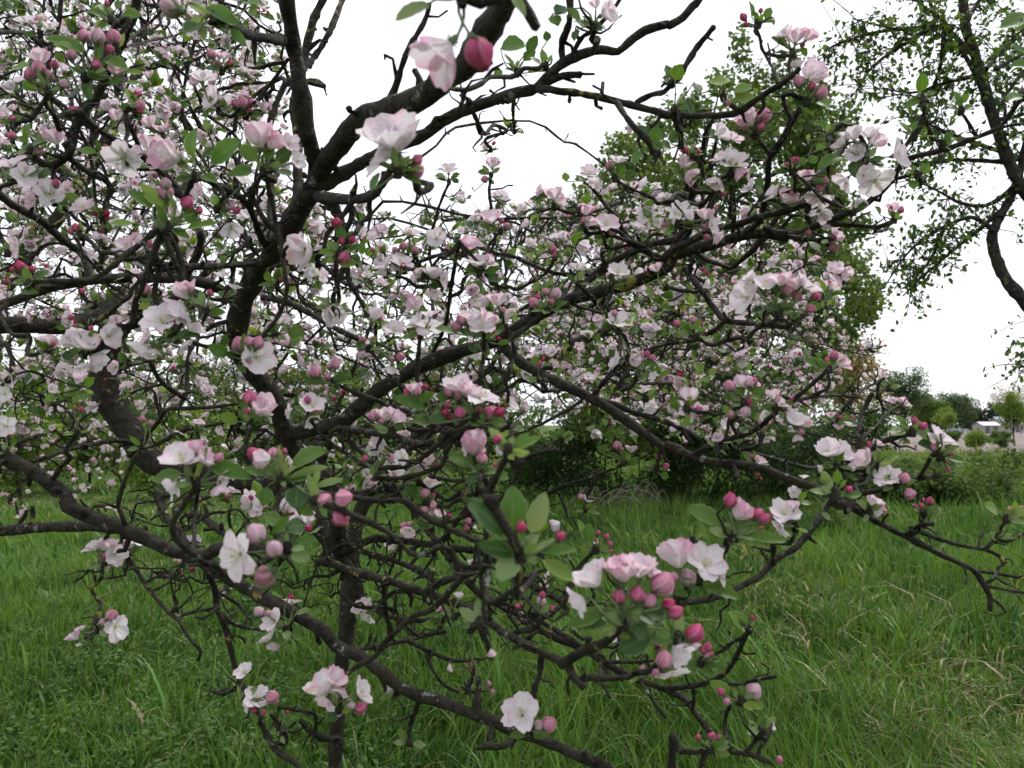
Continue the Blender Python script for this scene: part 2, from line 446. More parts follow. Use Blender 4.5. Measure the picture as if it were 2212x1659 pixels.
def make_bud(pink, seed, lod):
    rs = np.random.RandomState(seed)
    acc = Acc()
    nu, nv = (8, 15) if lod == 0 else (4, 4)
    u = np.linspace(0, 1, nu)
    fat = rs.uniform(0.36, 0.43)
    prof = fat * np.sin(math.pi * np.clip(u, 0.03, 0.985) ** 0.82) ** 0.72
    a = np.arange(nv) * 2 * math.pi / nv
    U, A = np.meshgrid(u, a, indexing='ij')
    tw = A + 1.1 * U
    rid = 1 + 0.11 * np.cos(5 * tw + rs.uniform(0, 6)) * np.sin(math.pi * U)
    r = prof[:, None] * rid
    v = np.stack([r * np.cos(A), r * np.sin(A), U * 1.0], -1).reshape(-1, 3)
    tr = []
    for i in range(nu - 1):
        for k in range(nv):
            q = (k + 1) % nv
            tr += [[i * nv + k, i * nv + q, (i + 1) * nv + q], [i * nv + k, (i + 1) * nv + q, (i + 1) * nv + k]]
    st = 0.5 + 0.5 * np.cos(5 * tw + 1.5)
    if pink > 0.66:
        k_ = (pink - 0.66) / 0.34; base = np.array([0.84, 0.19, 0.40]) * (1 - k_) + DEEP * k_
    else:
        k_ = pink / 0.66; base = WHITE * (1 - k_) + np.array([0.84, 0.19, 0.40]) * k_
    c = base[None, :] * (1 - 0.5 * st.reshape(-1, 1) * 0.5) + np.array([0.20, 0.26, 0.24]) * (0.5 - 0.5 * st.reshape(-1, 1)) * max(0.08, 1 - pink * 1.15)
    c = np.clip(c, 0, 0.85)
    if lod == 0:
        acc.add(v * [0.90, 0.90, 0.96], tr, c * 0.8)
        pu = np.linspace(0.02, 1, 8); ps = np.linspace(-1, 1, 6); PU, PS = np.meshgrid(pu, ps, indexing='ij')
        for k in range(5):
            tip = rs.uniform(0.90, 1.04); w_ = rs.uniform(0.85, 1.02); loose = rs.uniform(0.0, 0.10) * (1.2 - pink)
            half = w_ * np.sin(math.pi * np.clip(0.10 + 0.80 * PU, 0, 1)) ** 0.6
            an = k * 2 * math.pi / 5 + PS * half + 0.9 * PU
            rr = np.interp(np.clip(PU * tip, 0, 1), u, prof) * (1.02 + 0.10 * PS + 0.05 * PS ** 2 + loose * PU) + 0.02 * PU
            pv = np.stack([rr * np.cos(an), rr * np.sin(an), PU * tip], -1).reshape(-1, 3)
            pale = np.clip(np.abs(PS) ** 3 * 0.55 + 0.30 * (1 - PU) - 0.1, 0, 1).reshape(-1, 1) * (1 - 0.75 * pink)
            streak = (0.86 + 0.14 * np.cos(PS * 7 + k)).reshape(-1, 1)
            acc.add(pv, grid_tris(8, 6), np.clip((base * (1 - pale) + WHITE * pale) * streak * rs.uniform(0.88, 1.08), 0, 0.88), np.stack([PS.ravel(), PU.ravel()], 1))
    else:
        acc.add(v, tr, c)
    if lod: return acc
    n = 5
    for k in range(n):
        an = (k + rs.uniform(-.15, .15)) * 2 * math.pi / n
        e = rs.uniform(0.22, 0.42)
        v = rotz(np.array([[0.10, -0.11, -0.02], [0.10, 0.11, -0.02], [fat * 0.95, -0.05, 0.14], [fat * 0.95, 0.05, 0.14], [fat * 1.08, 0, e]]), an)
        acc.add(v, [[0, 1, 3], [0, 3, 2], [2, 3, 4]], GREENS * 1.15)
    s = 6
    a = np.arange(s) * 2 * math.pi / s
    ring = np.stack([np.cos(a), np.sin(a), 0 * a], 1)
    v = np.vstack([ring * 0.15 + [0, 0, 0.03], ring * 0.14 + [0, 0, -0.12], ring * 0.05 + [0, 0, -0.24]])
    t = []
    for i in range(2):
        for k in range(s):
            q = (k + 1) % s; o = i * s
            t += [[o + k, o + s + k, o + s + q], [o + k, o + s + q, o + q]]
    acc.add(v, t, GREENS)
    return acc

LEAFCOL = {'n': (0.078, 0.170, 0.024), 'd': (0.034, 0.090, 0.022), 'y': (0.150, 0.260, 0.036), 'p': (0.215, 0.290, 0.120)}  # d and y put a shaded and a lit look into the green; p is downy

def make_leaf(tone, seed, lod):
    """unit length along +Y, unit width about X (scaled), face +Z"""
    rs = np.random.RandomState(seed)
    nu, nv = ((9, 5) if lod == 0 else ((4, 3) if lod == 1 else (3, 2)))
    t = np.linspace(0, 1, nu); s = np.linspace(-1, 1, nv)
    w = 0.5 * np.clip(np.sin(math.pi * np.clip(t, 0.0, 1) ** 0.88), 0.0, 1) ** 0.72
    w[0] = 0.02; w[-1] = 0.0
    T, S = np.meshgrid(t, s, indexing='ij')
    fold = rs.uniform(0.10, 0.34); curl = rs.uniform(-0.10, 0.35); wav = rs.uniform(0.01, 0.045); ph = rs.uniform(0, 6)
    ser = 1 + (0.05 * ((np.arange(nu) % 2) * 2 - 1)[:, None] * (np.abs(S) > 0.9) if lod == 0 else 0)
    X = w[:, None] * S * ser
    Z = fold * np.abs(X) - curl * (T - 0.35) ** 2 + wav * np.sin(7 * T + ph) * S
    v = np.stack([X, T, Z], -1).reshape(-1, 3)
    c = np.tile(np.array(LEAFCOL[tone]), (len(v), 1)) * rs.uniform(0.85, 1.15) * np.array([rs.uniform(0.9, 1.15), 1, 1])
    u = np.stack([S.ravel(), T.ravel()], 1)
    return v, grid_tris(nu, nv), c, u

# libraries of variants
FOPS = [0.22, 0.45, 0.7, 0.95]; FPK = [0.12, 0.45, 0.8]
FLOWERS = {}
for io, o_ in enumerate(FOPS):
    for ip, p_ in enumerate(FPK):
        for sd_ in range(5):
            for lod in (0, 1, 2):
                FLOWERS[(io, ip, sd_, lod)] = make_flower(o_, p_, 100 + io * 37 + ip * 11 + sd_ * 5, lod)
BPK = [0.1, 0.3, 0.5, 0.7, 0.85, 1.0]
BUDS = {(i, s_, lod): make_bud(BPK[i], 300 + i * 7 + s_, lod).arrays() for i in range(6) for s_ in range(3) for lod in (0, 1)}
LEAVES = {(tn, s_, lod): make_leaf(tn, 500 + s_ * 3 + ord(tn), lod) for tn in 'ndyp' for s_ in range(6) for lod in (0, 1, 2)}
FARR = {}
for k_, (pets, h) in FLOWERS.items():
    a_ = Acc()
    for v, t, c, u in pets: a_.add(v, t, c, u)
    hv = h.arrays(); a_.add(hv[0], hv[1], hv[2])
    FARR[k_] = a_.arrays()
MESHES = {}
def lib_mesh(kind, key):
    k = (kind,) + tuple(key)
    if k not in MESHES:
        if kind == 'flower': v, t, c, u = FARR[key]; MESHES[k] = make_mesh('flower', v, t, c, u, MP)
        elif kind == 'heart': v, t, c, u = FLOWERS[key][1].arrays(); MESHES[k] = make_mesh('flower_heart', v, t, c, u, MP)
        elif kind == 'petal':
            v, t, c, u = FLOWERS[key[:4]][0][key[4]]; MESHES[k] = make_mesh('petal', v, t, c, u, MP)
        elif kind == 'bud': v, t, c, u = BUDS[key]; MESHES[k] = make_mesh('bud', v, t, c, u, MP)
        elif kind == 'leaf': v, t, c, u = LEAVES[key]; MESHES[k] = make_mesh('leaf', v, t, c, u, ML)
    return MESHES[k]
# ------------------------------------------------------------------ ground
def build_ground():
    xs = np.concatenate([-np.geomspace(1500, 12, 26), np.linspace(-10, 10, 61), np.geomspace(12, 1500, 26)])
    ys = np.concatenate([[-60, -25, -10, -5, -2], np.linspace(0, 24, 73), np.geomspace(25.5, 3000, 36)])
    X, Y = np.meshgrid(xs, ys, indexing='ij')
    Z = terrain(X, Y)
    v = np.stack([X, Y, Z], -1).reshape(-1, 3)
    t = grid_tris(len(xs), len(ys))
    m, nt, out = new_mat('meadow')
    tc = N(nt, 'ShaderNodeTexCoord')
    def noise(s, d=6.0):
        n = N(nt, 'ShaderNodeTexNoise', i_Scale=s, i_Detail=d, i_Roughness=0.6); nt.links.new(tc.outputs['Object'], n.inputs['Vector']); return n.outputs['Fac']
    a = noise(0.35); b = noise(3.0); c = noise(28.0)
    col = ramp(nt, b, [(0.30, (0.030, 0.055, 0.014)), (0.52, (0.060, 0.110, 0.025)), (0.72, (0.085, 0.135, 0.035))]).outputs[0]
    pale = ramp(nt, a, [(0.50, (0, 0, 0)), (0.68, (0.7, 0.7, 0.7))]).outputs[0]
    col = mixc(nt, pale, col, (0.17, 0.185, 0.07))
    soil = ramp(nt, c, [(0.56, (0, 0, 0)), (0.70, (0.75, 0.75, 0.75))]).outputs[0]
    col = mixc(nt, soil, col, (0.030, 0.034, 0.014))
    p = N(nt, 'ShaderNodeBsdfPrincipled', i_Roughness=0.95); p.inputs['Specular IOR Level'].default_value = 0.1
    bp = N(nt, 'ShaderNodeBump', i_Strength=0.8, i_Distance=0.08)
    nt.links.new(c, bp.inputs['Height']); nt.links.new(bp.outputs[0], p.inputs['Normal'])
    nt.links.new(col, p.inputs['Base Color']); nt.links.new(p.outputs[0], out.inputs[0])
    o = link('meadow', make_mesh('meadow', v, t, np.ones((len(v), 3)), np.zeros((len(v), 2)), m))
    o['kind'] = 'structure'
    # bare brown field on the right, in the distance
    xs = np.linspace(14, 150, 40); ys = np.geomspace(49, 230, 30)
    X, Y = np.meshgrid(xs, ys, indexing='ij')
    X = X + 0.14 * (Y - 49) + 2 * np.sin(Y * 0.05)
    Y = Y + 1.6 * np.sin(X * 0.16) * (Y < 90)
    v = np.stack([X, Y, terrain(X, Y) + 0.03 + 0.02 * RS.rand(*X.shape)], -1).reshape(-1, 3)
    o = link('bare_field', make_mesh('bare_field', v, grid_tris(40, 30), np.ones((len(v), 3)), np.zeros((len(v), 2)), mat_plain('dry_soil', (0.150, 0.118, 0.103), 0.95, 0.8, 0.22, 0.5)))
    o['kind'] = 'structure'
build_ground()

# ------------------------------------------------------------------ leaf clouds, trees and shrubs further off
def leaf_cloud(acc, clumps, per, size, cols, rs, flat=0.5, elong=1.6, shell=0.45):
    """clumps: rows (x, y, z, rx, ry, rz); many small folded leaves spread through each clump"""
    cl = np.asarray(clumps, float); n = len(cl) * per
    idx = np.repeat(np.arange(len(cl)), per)
    d = rs.normal(size=(n, 3)); d /= np.linalg.norm(d, axis=1, keepdims=True)
    r = (shell + (1 - shell) * rs.rand(n)) ** 0.7
    # sprays: leaves gather along short directions
    p = cl[idx, :3] + d * r[:, None] * cl[idx, 3:6] + rs.normal(size=(n, 3)) * size * 0.6
    nrm = norm_rows(d * 0.6 + rs.normal(size=(n, 3)) * 0.7 + np.array([0, 0, flat]))
    t = norm_rows(rs.normal(size=(n, 3)) + np.array([0, 0, -0.35]))
    t = norm_rows(t - nrm * (t * nrm).sum(1, keepdims=True)); b = np.cross(nrm, t)
    s = size * rs.uniform(0.6, 1.3, (n, 1))
    w = s / elong * 0.5
    v = np.stack([p, p + t * s * 0.5 + b * w - nrm * s * 0.05, p + t * s, p + t * s * 0.5 - b * w - nrm * s * 0.05], 1)
    base = np.arange(n)[:, None] * 4
    tri = np.concatenate([base + [0, 1, 2], base + [0, 2, 3]], 0)
    cc = np.asarray(cols, float)
    ci = np.clip((rs.rand(len(cl))[idx] * 0.65 + rs.rand(n) * 0.5), 0, 0.999) * (len(cc) - 1)
    lo = np.floor(ci).astype(int); fr = (ci - lo)[:, None]
    c = cc[lo] * (1 - fr) + cc[np.minimum(lo + 1, len(cc) - 1)] * fr
    c = c * rs.uniform(0.8, 1.2, (n, 1))
    acc.add(v.reshape(-1, 3), tri, np.repeat(c, 4, 0))

def norm_rows(a): return a / (np.linalg.norm(a, axis=1, keepdims=True) + 1e-9)

G_DARK = [(0.026, 0.050, 0.018), (0.048, 0.088, 0.028), (0.085, 0.140, 0.042), (0.140, 0.195, 0.060)]
G_MID = [(0.035, 0.075, 0.020), (0.070, 0.130, 0.030), (0.110, 0.180, 0.042)]
G_FRESH = [(0.060, 0.120, 0.022), (0.120, 0.200, 0.036), (0.200, 0.270, 0.055)]
G_BRONZE = [(0.120, 0.110, 0.040), (0.220, 0.165, 0.062), (0.270, 0.205, 0.090)]
G_BLUE = [(0.040, 0.075, 0.035), (0.065, 0.110, 0.050), (0.090, 0.140, 0.060)]

def tree(name, label, cat, foot, clumps, per, size, cols, seed, trunk_r, fork=0.35, mat=None, group=None, lean=(0, 0), elong=1.6, flat=0.5, limbs=True, shell=0.45):
    rs = np.random.RandomState(seed)
    foot = np.asarray(foot, float)
    root = thing(name, label, cat, foot - [0, 0, 0.03], group); org = np.array(root.location)
    cl = np.asarray(clumps, float)
    top = cl[:, 2].max()
    cen = cl[:, :3].mean(0)
    tp = np.array([cen[0] + lean[0], cen[1] + lean[1], foot[2] + (top - foot[2]) * 0.86])
    fk = foot + (tp - foot) * fork
    pts = np.array([foot - [0, 0, 0.05], foot + (fk - foot) * 0.5 + rs.normal(size=3) * trunk_r * [1, 1, 0], fk, fk + (tp - fk) * 0.5 + rs.normal(size=3) * trunk_r * 2 * [1, 1, 0], tp])
    pr = smooth_path(np.column_stack([pts, np.array([1.25, 1.0, 0.9, 0.5, 0.12]) * trunk_r]), max(0.08, trunk_r))
    acc = Acc(); tube(acc, pr[:, :3], pr[:, 3], 9, 0.06, rs=rs)
    link('trunk', acc.mesh('trunk', mat or MB2, org), root)
    if limbs:
        up = pr[len(pr) // 3:]
        for k in range(min(26, len(cl))):
            c = cl[k % len(cl)]
            j = int(np.clip(np.searchsorted(up[:, 2], foot[2] + (c[2] - foot[2]) * rs.uniform(0.45, 0.75)), 0, len(up) - 1))
            a = up[j]; acc = Acc()
            m_ = (a[:3] + c[:3]) / 2 + rs.normal(size=3) * 0.08 * np.linalg.norm(c[:3] - a[:3])
            q = smooth_path(np.column_stack([np.array([a[:3], m_, c[:3]]), [min(a[3] * 0.7, trunk_r * 0.45), trunk_r * 0.22, trunk_r * 0.06]]), max(0.1, trunk_r * 1.5))
            tube(acc, q[:, :3], q[:, 3], 6, 0.08, rs=rs)
            for w in range(5):
                i0 = rs.randint(len(q) // 2, len(q)); e = q[i0, :3] + rs.normal(size=3) * c[3:6] * 0.7
                stalk(acc, q[i0, :3], e, trunk_r * 0.07, trunk_r * 0.02, rs, (1, 1, 1), 0.12, 4, 4)
            link('branch', acc.mesh('branch', mat or MB2, org), root)
    acc = Acc(); leaf_cloud(acc, cl, per, size, cols, rs, flat, elong, shell)
    o = link('crown', acc.mesh('crown', MF, org, smooth=False), root); o['kind'] = 'stuff'
    return root

def stalk(acc, a, b, r0, r1, rs, col, bend=0.15, n=5, sides=5):
    a = np.asarray(a); b = np.asarray(b); L = np.linalg.norm(b - a)
    t = np.linspace(0, 1, n)[:, None]
    pts = a + (b - a) * t + np.sin(math.pi * t) * rs.normal(size=3) * bend * L
    tube(acc, pts, np.linspace(r0, r1, n), sides, 0.08, col, rs)

def in_poly(x, y, poly):
    inside = False; j = len(poly) - 1
    for i in range(len(poly)):
        xi, yi = poly[i]; xj, yj = poly[j]
        if (yi > y) != (yj > y) and x < (xj - xi) * (y - yi) / (yj - yi) + xi: inside = not inside
        j = i
    return inside

def clumps_in(poly, n, dlo, dhi, rlo, rhi, rs, inset=0.5):
    a = np.array(poly, float); lo, hi = a.min(0), a.max(0); out = []
    while len(out) < n:
        x, y = rs.uniform(lo, hi)
        d = rs.uniform(dlo, dhi); r = rs.uniform(rlo, rhi); e = r * F / d * inset
        if all(in_poly(x + dx, y + dy, poly) for dx, dy in ((e, 0), (-e, 0), (0, e), (0, -e))):
            p = P(x, y, d); out.append((*p, r, r, r * 0.8))
    return np.array(out)

def round_clumps(c, rx, ry, rz, n, rs, r):
    d = norm_rows(rs.normal(size=(n, 3))); k = rs.uniform(0.3, 0.85, (n, 1))
    p = np.asarray(c) + d * k * [rx, ry, rz]
    s = r * rs.uniform(0.7, 1.3, n)
    return np.column_stack([p, s, s, s * 0.85])

def build_far():
    rs = np.random.RandomState(77)
    # tall green tree behind
    poly = [(1150, 450), (1260, 385), (1325, 300), (1425, 245), (1520, 195), (1570, 140), (1600, 70), (1650, 150), (1770, 165), (1835, 225), (1870, 400), (1895, 560), (1905, 640), (1860, 740), (1800, 860), (1560, 1000), (1250, 950), (1150, 700)]
    cl = np.vstack([clumps_in(poly, 230, 14.5, 18.5, 0.22, 0.55, rs, 0.5), clumps_in([(1740, 170), (1850, 235), (1895, 420), (1915, 600), (1885, 745), (1760, 820), (1660, 500)], 12, 14.5, 18, 0.2, 0.42, rs, 0.4), [(*P(1600, 105, 16), 0.22, 0.22, 0.45)], [(*P(1690, 170, 16), 0.3, 0.3, 0.35)], [(*P(1830, 250, 16), 0.3, 0.3, 0.3)], [(*P(1885, 640, 16), 0.3, 0.3, 0.3)]])
    tree('broadleaf_tree', 'tall dark green leafy tree rising behind the blossom right of centre', 'tree', G(1500, 1052), cl, 235, 0.112, [(0.034, 0.068, 0.022), (0.070, 0.118, 0.034), (0.115, 0.175, 0.048), (0.165, 0.225, 0.065)], 31, 0.22, 0.3, elong=1.4)
    # hedge bank under it
    def hedge(name, label, cat, cl, per, size, cols, seed, stems=10, group=None):
        r2 = np.random.RandomState(seed); cl = np.asarray(cl)
        f = np.array([cl[:, 0].mean(), cl[:, 1].mean(), 0.0]); f[2] = float(terrain(f[0], f[1]))
        root = thing(name, label, cat, f, group)
        acc = Acc(); leaf_cloud(acc, cl, per, size, cols, r2, 0.5, 1.4)
        o = link('foliage', acc.mesh('foliage', MF, f, smooth=False), root); o['kind'] = 'stuff'
        for k in range(stems):
            c = cl[r2.randint(len(cl))]; g = np.array([c[0] + r2.uniform(-.3, .3), c[1] + r2.uniform(-.2, .2), 0]); g[2] = float(terrain(g[0], g[1])) - 0.05
            acc = Acc(); stalk(acc, g, c[:3], 0.02, 0.008, r2, (1, 1, 1), 0.12, 6, 5)
            link('stem', acc.mesh('stem', MB2, f), root)
        return root
    def bank(px0, px1, ybase, h, depth_thick, n, r, seed):
        r2 = np.random.RandomState(seed); out = []
        for k in range(n):
            x = r2.uniform(px0, px1); g = G(x, ybase); z = r2.uniform(0.05, 1) ** 0.9 * h * (0.72 + 0.34 * math.sin(g[0] * 1.9 + seed) * math.sin(g[0] * 0.83 + 2.0 * seed) + r2.choice([0, 0, 0, 0.25]))
            out.append((g[0], g[1] + r2.uniform(0.2, 1) * depth_thick, g[2] + z, r, r, r * 0.8))
        return np.array(out)
    hedge('hedge', 'dark ivy and bramble hedge bank below the tall green tree', 'hedge', np.vstack([bank(1100, 1700, 1090, 2.7, 2.2, 140, 0.40, 41), bank(1660, 1850, 1086, 1.5, 2.0, 45, 0.36, 43)]), 230, 0.075, [(0.013, 0.027, 0.010), (0.026, 0.055, 0.017), (0.055, 0.100, 0.028)], 42, 16)
    # a heap of dead bramble canes at its foot
    g0 = G(1330, 1098); root = thing('cane_heap', 'heap of grey dead bramble canes at the foot of the hedge', 'dead canes', g0)
    for k in range(34):
        a = G(rs.uniform(1210, 1470), rs.uniform(1090, 1104)); b = a + np.array([rs.normal() * 0.7, rs.normal() * 0.25, 0]); b[2] = terrain(b[0], b[1]); a[2] -= 0.03
        t = np.linspace(0, 1, 9)[:, None]; pts = a + (b - a) * t + np.sin(math.pi * t) * np.array([0, 0, rs.uniform(0.12, 0.55)])
        acc = Acc(); tube(acc, pts, np.full(9, rs.uniform(0.004, 0.008)), 5, 0.05, (1, 1, 1), rs)
        link('cane', acc.mesh('cane', M_CANE, g0), root)
    # bramble scrub on the right
    labs = [('wide bramble thicket beyond the grass at the right edge', 1900, 2270, 1100, 0.85, 190), ('low bramble clump between the hedge bank and the right thicket', 1780, 1950, 1100, 0.80, 70), ('pale weedy scrub in front of the bare field', 1900, 2080, 1034, 0.5, 40)]
    for i, (lb, a, b, yb, h, n) in enumerate(labs):
        hedge('bramble_bush', lb, 'bush', bank(a, b, yb, h, 3.4, n, 0.24, 50 + i), 130, 0.088, [(0.034, 0.066, 0.020), (0.075, 0.128, 0.036), (0.135, 0.195, 0.062)], 60 + i, 6, 'bramble bushes on the right')
    hedge('weed_clump', 'rounded dark green clump of tall weeds in the grass right of centre', 'weeds', bank(1690, 1830, 1165, 0.35, 0.8, 26, 0.20, 55), 200, 0.05, G_MID, 66, 4)
    # hedges far behind the middle
    for i, (x0, x1, yb, h, lb) in enumerate([(1480, 1760, 1010, 3.2, 'dark far hedge behind the middle of the meadow'), (1700, 1950, 985, 2.6, 'far hedge left of the bare field, low and green')]):
        hedge('far_hedge', lb, 'hedge', bank(x0, x1, yb, h, 3.0, 60, 0.75, 70 + i), 120, 0.20, G_DARK[:3], 80 + i, 5, 'far hedges')
    # trees and shrubs on the left, beyond the blossom
    L = [(-60, 985, 26, 5.0, 2.6, 'leafy green shrub beyond the branches at the left edge', G_MID), (110, 1000, 24, 4.2, 2.2, 'bright green shrub behind the drooping blossom on the left', G_FRESH), (250, 985, 30, 5.4, 2.8, 'green hedgerow tree behind the leaning left limb', G_MID),
         (385, 1005, 24, 2.3, 1.5, 'fresh green bush low behind the left limb', G_FRESH), (470, 990, 34, 5.8, 3.0, 'dark green hedgerow tree just right of the left limb', G_DARK), (640, 985, 36, 6.2, 3.4, 'dark green hedgerow tree behind the main stems', G_DARK),
         (820, 985, 36, 6.2, 3.4, 'dark green hedgerow tree in the gap between main stem and hedge bank', G_DARK), (1000, 985, 32, 6.0, 3.2, 'dark green hedgerow tree touching the hedge bank', G_DARK),
         (40, 1060, 18.5, 2.2, 1.5, 'loose green bush low at the left edge behind the drooping blossom', G_FRESH), (190, 1055, 20, 2.3, 1.6, 'green bush at the edge of the meadow left of the leaning limb', G_MID), (345, 1075, 17.5, 1.7, 1.1, 'small yellow green bush under the leaning left limb', G_FRESH),
         (560, 1055, 20, 3.4, 2.0, 'dark bush at the meadow edge left of the main stem', G_DARK), (720, 1060, 19.5, 3.3, 2.0, 'dark bush directly behind the main stem', G_DARK), (890, 1060, 19.5, 3.6, 2.1, 'dark bush behind the twigs right of the main stem', G_DARK), (1040, 1065, 18.8, 3.5, 1.9, 'dark bush joining the left end of the hedge bank', G_DARK)]
    for i, (x, yb, d, h, w, lb, cols) in enumerate(L):
        f = P(x, yb, d); f[2] = float(terrain(f[0], f[1]))
        r2 = np.random.RandomState(90 + i)
        cl = round_clumps(f + [0, 0, h * 0.52], w * 0.8, w * 0.7, h * 0.45, 34, r2, 0.5 if i < 8 else 0.34)
        tree('hedgerow_tree' if i < 8 else 'meadow_bush', lb, 'tree' if i < 8 else 'bush', f, cl, 175, 0.145 if i < 8 else 0.10, cols, 110 + i, 0.09 if i < 8 else 0.04, 0.3, group='hedgerow trees on the left' if i < 8 else 'bushes along the meadow edge', elong=1.4)
    # the distance on the right
    def far_tree(name, lb, x, ybase, ytop, wpx, d, cols, seed, n, per, size, tr, off=0.55, group=None, ry=None, shell=0.4, leans=(0, 0), low=0.25):
        f = P(x, ybase, d); f[2] = 0.0
        top = P(x, ytop, d)[2]; w = wpx * d / F / 2
        r2 = np.random.RandomState(seed)
        h = top - 0.0; zc = h * (1 + low) / 2; rz = h * (1 - low) / 2
        cl = round_clumps(np.array([f[0], f[1], zc]), w, w, rz, n, r2, min(w, rz) * 0.30)
        tree(name, lb, 'tree', f, cl, per, size, cols, seed + 1, tr, 0.35, group=group, shell=shell, lean=leans)
    far_tree('bronze_tree', 'bronze leaved tree showing at the right edge of the blossom', 1832, 968, 690, 170, 55, G_BRONZE, 131, 60, 95, 0.22, 0.16, low=0.12)
    far_tree('slender_tree', 'tall airy green tree standing against the sky left of the bare field', 1957, 955, 778, 118, 75, G_BLUE, 133, 40, 190, 0.20, 0.15, low=0.30)
    far_tree('round_tree', 'round dense green tree left of the sheds', 2012, 940, 846, 96, 135, G_MID, 135, 50, 200, 0.32, 0.2, low=0.05)
    far_tree('round_tree', 'paler round tree behind, between the sheds and the sky', 2066, 936, 838, 100, 175, G_BLUE, 137, 50, 200, 0.38, 0.2, low=0.05)
    far_tree('young_tree', 'young fresh green tree in front of the left shed', 2043, 940, 872, 54, 118, G_FRESH, 139, 26, 150, 0.22, 0.10, group=None, low=0.12)
    far_tree('young_tree', 'young fresh green tree with thin stem near the right edge', 2192, 966, 845, 74, 62, G_FRESH, 141, 30, 150, 0.15, 0.06, low=0.35)
    far_tree('bare_tree', 'twiggy pale tree almost without leaves at the right horizon', 2192, 930, 815, 130, 200, [(0.20, 0.18, 0.15), (0.26, 0.23, 0.17), (0.24, 0.26, 0.14)], 143, 60, 60, 0.30, 0.22, low=0.2, shell=0.2)
    for i, (x, yb, yt, w, d, lb) in enumerate([(2108, 972, 928, 84, 52, 'yellow green rounded shrub in the middle of the far meadow'), (2158, 972, 930, 64, 56, 'second green shrub just right of the yellow green one'), (2060, 955, 925, 50, 78, 'small green shrub left of the yellow green one')]):
        far_tree('shrub', lb, x, yb, yt, w, d, G_FRESH if i == 0 else G_MID, 150 + 3 * i, 26, 130, 0.13, 0.05, low=0.05, group='shrubs in the far meadow')
    # dark evergreen hedge on the horizon
    r2 = np.random.RandomState(160); cl = []
    for k in range(110):
        x = r2.uniform(2070, 2290); d = r2.uniform(182, 192); top = P(x, 880 + 5 * math.sin(x * 0.09) + r2.uniform(0, 40), d); cl.append((top[0], top[1], max(0.6, top[2]), 1.2, 1.2, 1.2))
    hedge('evergreen_hedge', 'dark evergreen hedge along the horizon behind the sheds', 'hedge', cl, 80, 0.6, [(0.016, 0.030, 0.022), (0.028, 0.050, 0.034)], 161, 4)
    r2 = np.random.RandomState(165); cl = []
    for k in range(160):
        x = r2.uniform(-200, 2000); d = r2.uniform(225, 240); top = P(x, 870 + 16 * math.sin(x * 0.021) + r2.uniform(0, 45), d); cl.append((top[0], top[1], max(0.8, top[2]), 2.4, 2.0, 2.0))
    hedge('far_wood', 'line of far green trees along the horizon', 'wood', cl, 70, 1.0, G_BLUE, 166, 4)

def box(acc, lo, hi, yaw=0.0, c=None):
    lo = np.array(lo, float); hi = np.array(hi, float)
    v = np.array([[x, y, z] for x in (0, 1) for y in (0, 1) for z in (0, 1)]) * (hi - lo) + lo
    f = [[0, 1, 3], [0, 3, 2], [4, 6, 7], [4, 7, 5], [0, 4, 5], [0, 5, 1], [2, 3, 7], [2, 7, 6], [0, 2, 6], [0, 6, 4], [1, 5, 7], [1, 7, 3]]
    acc.add(v, f)

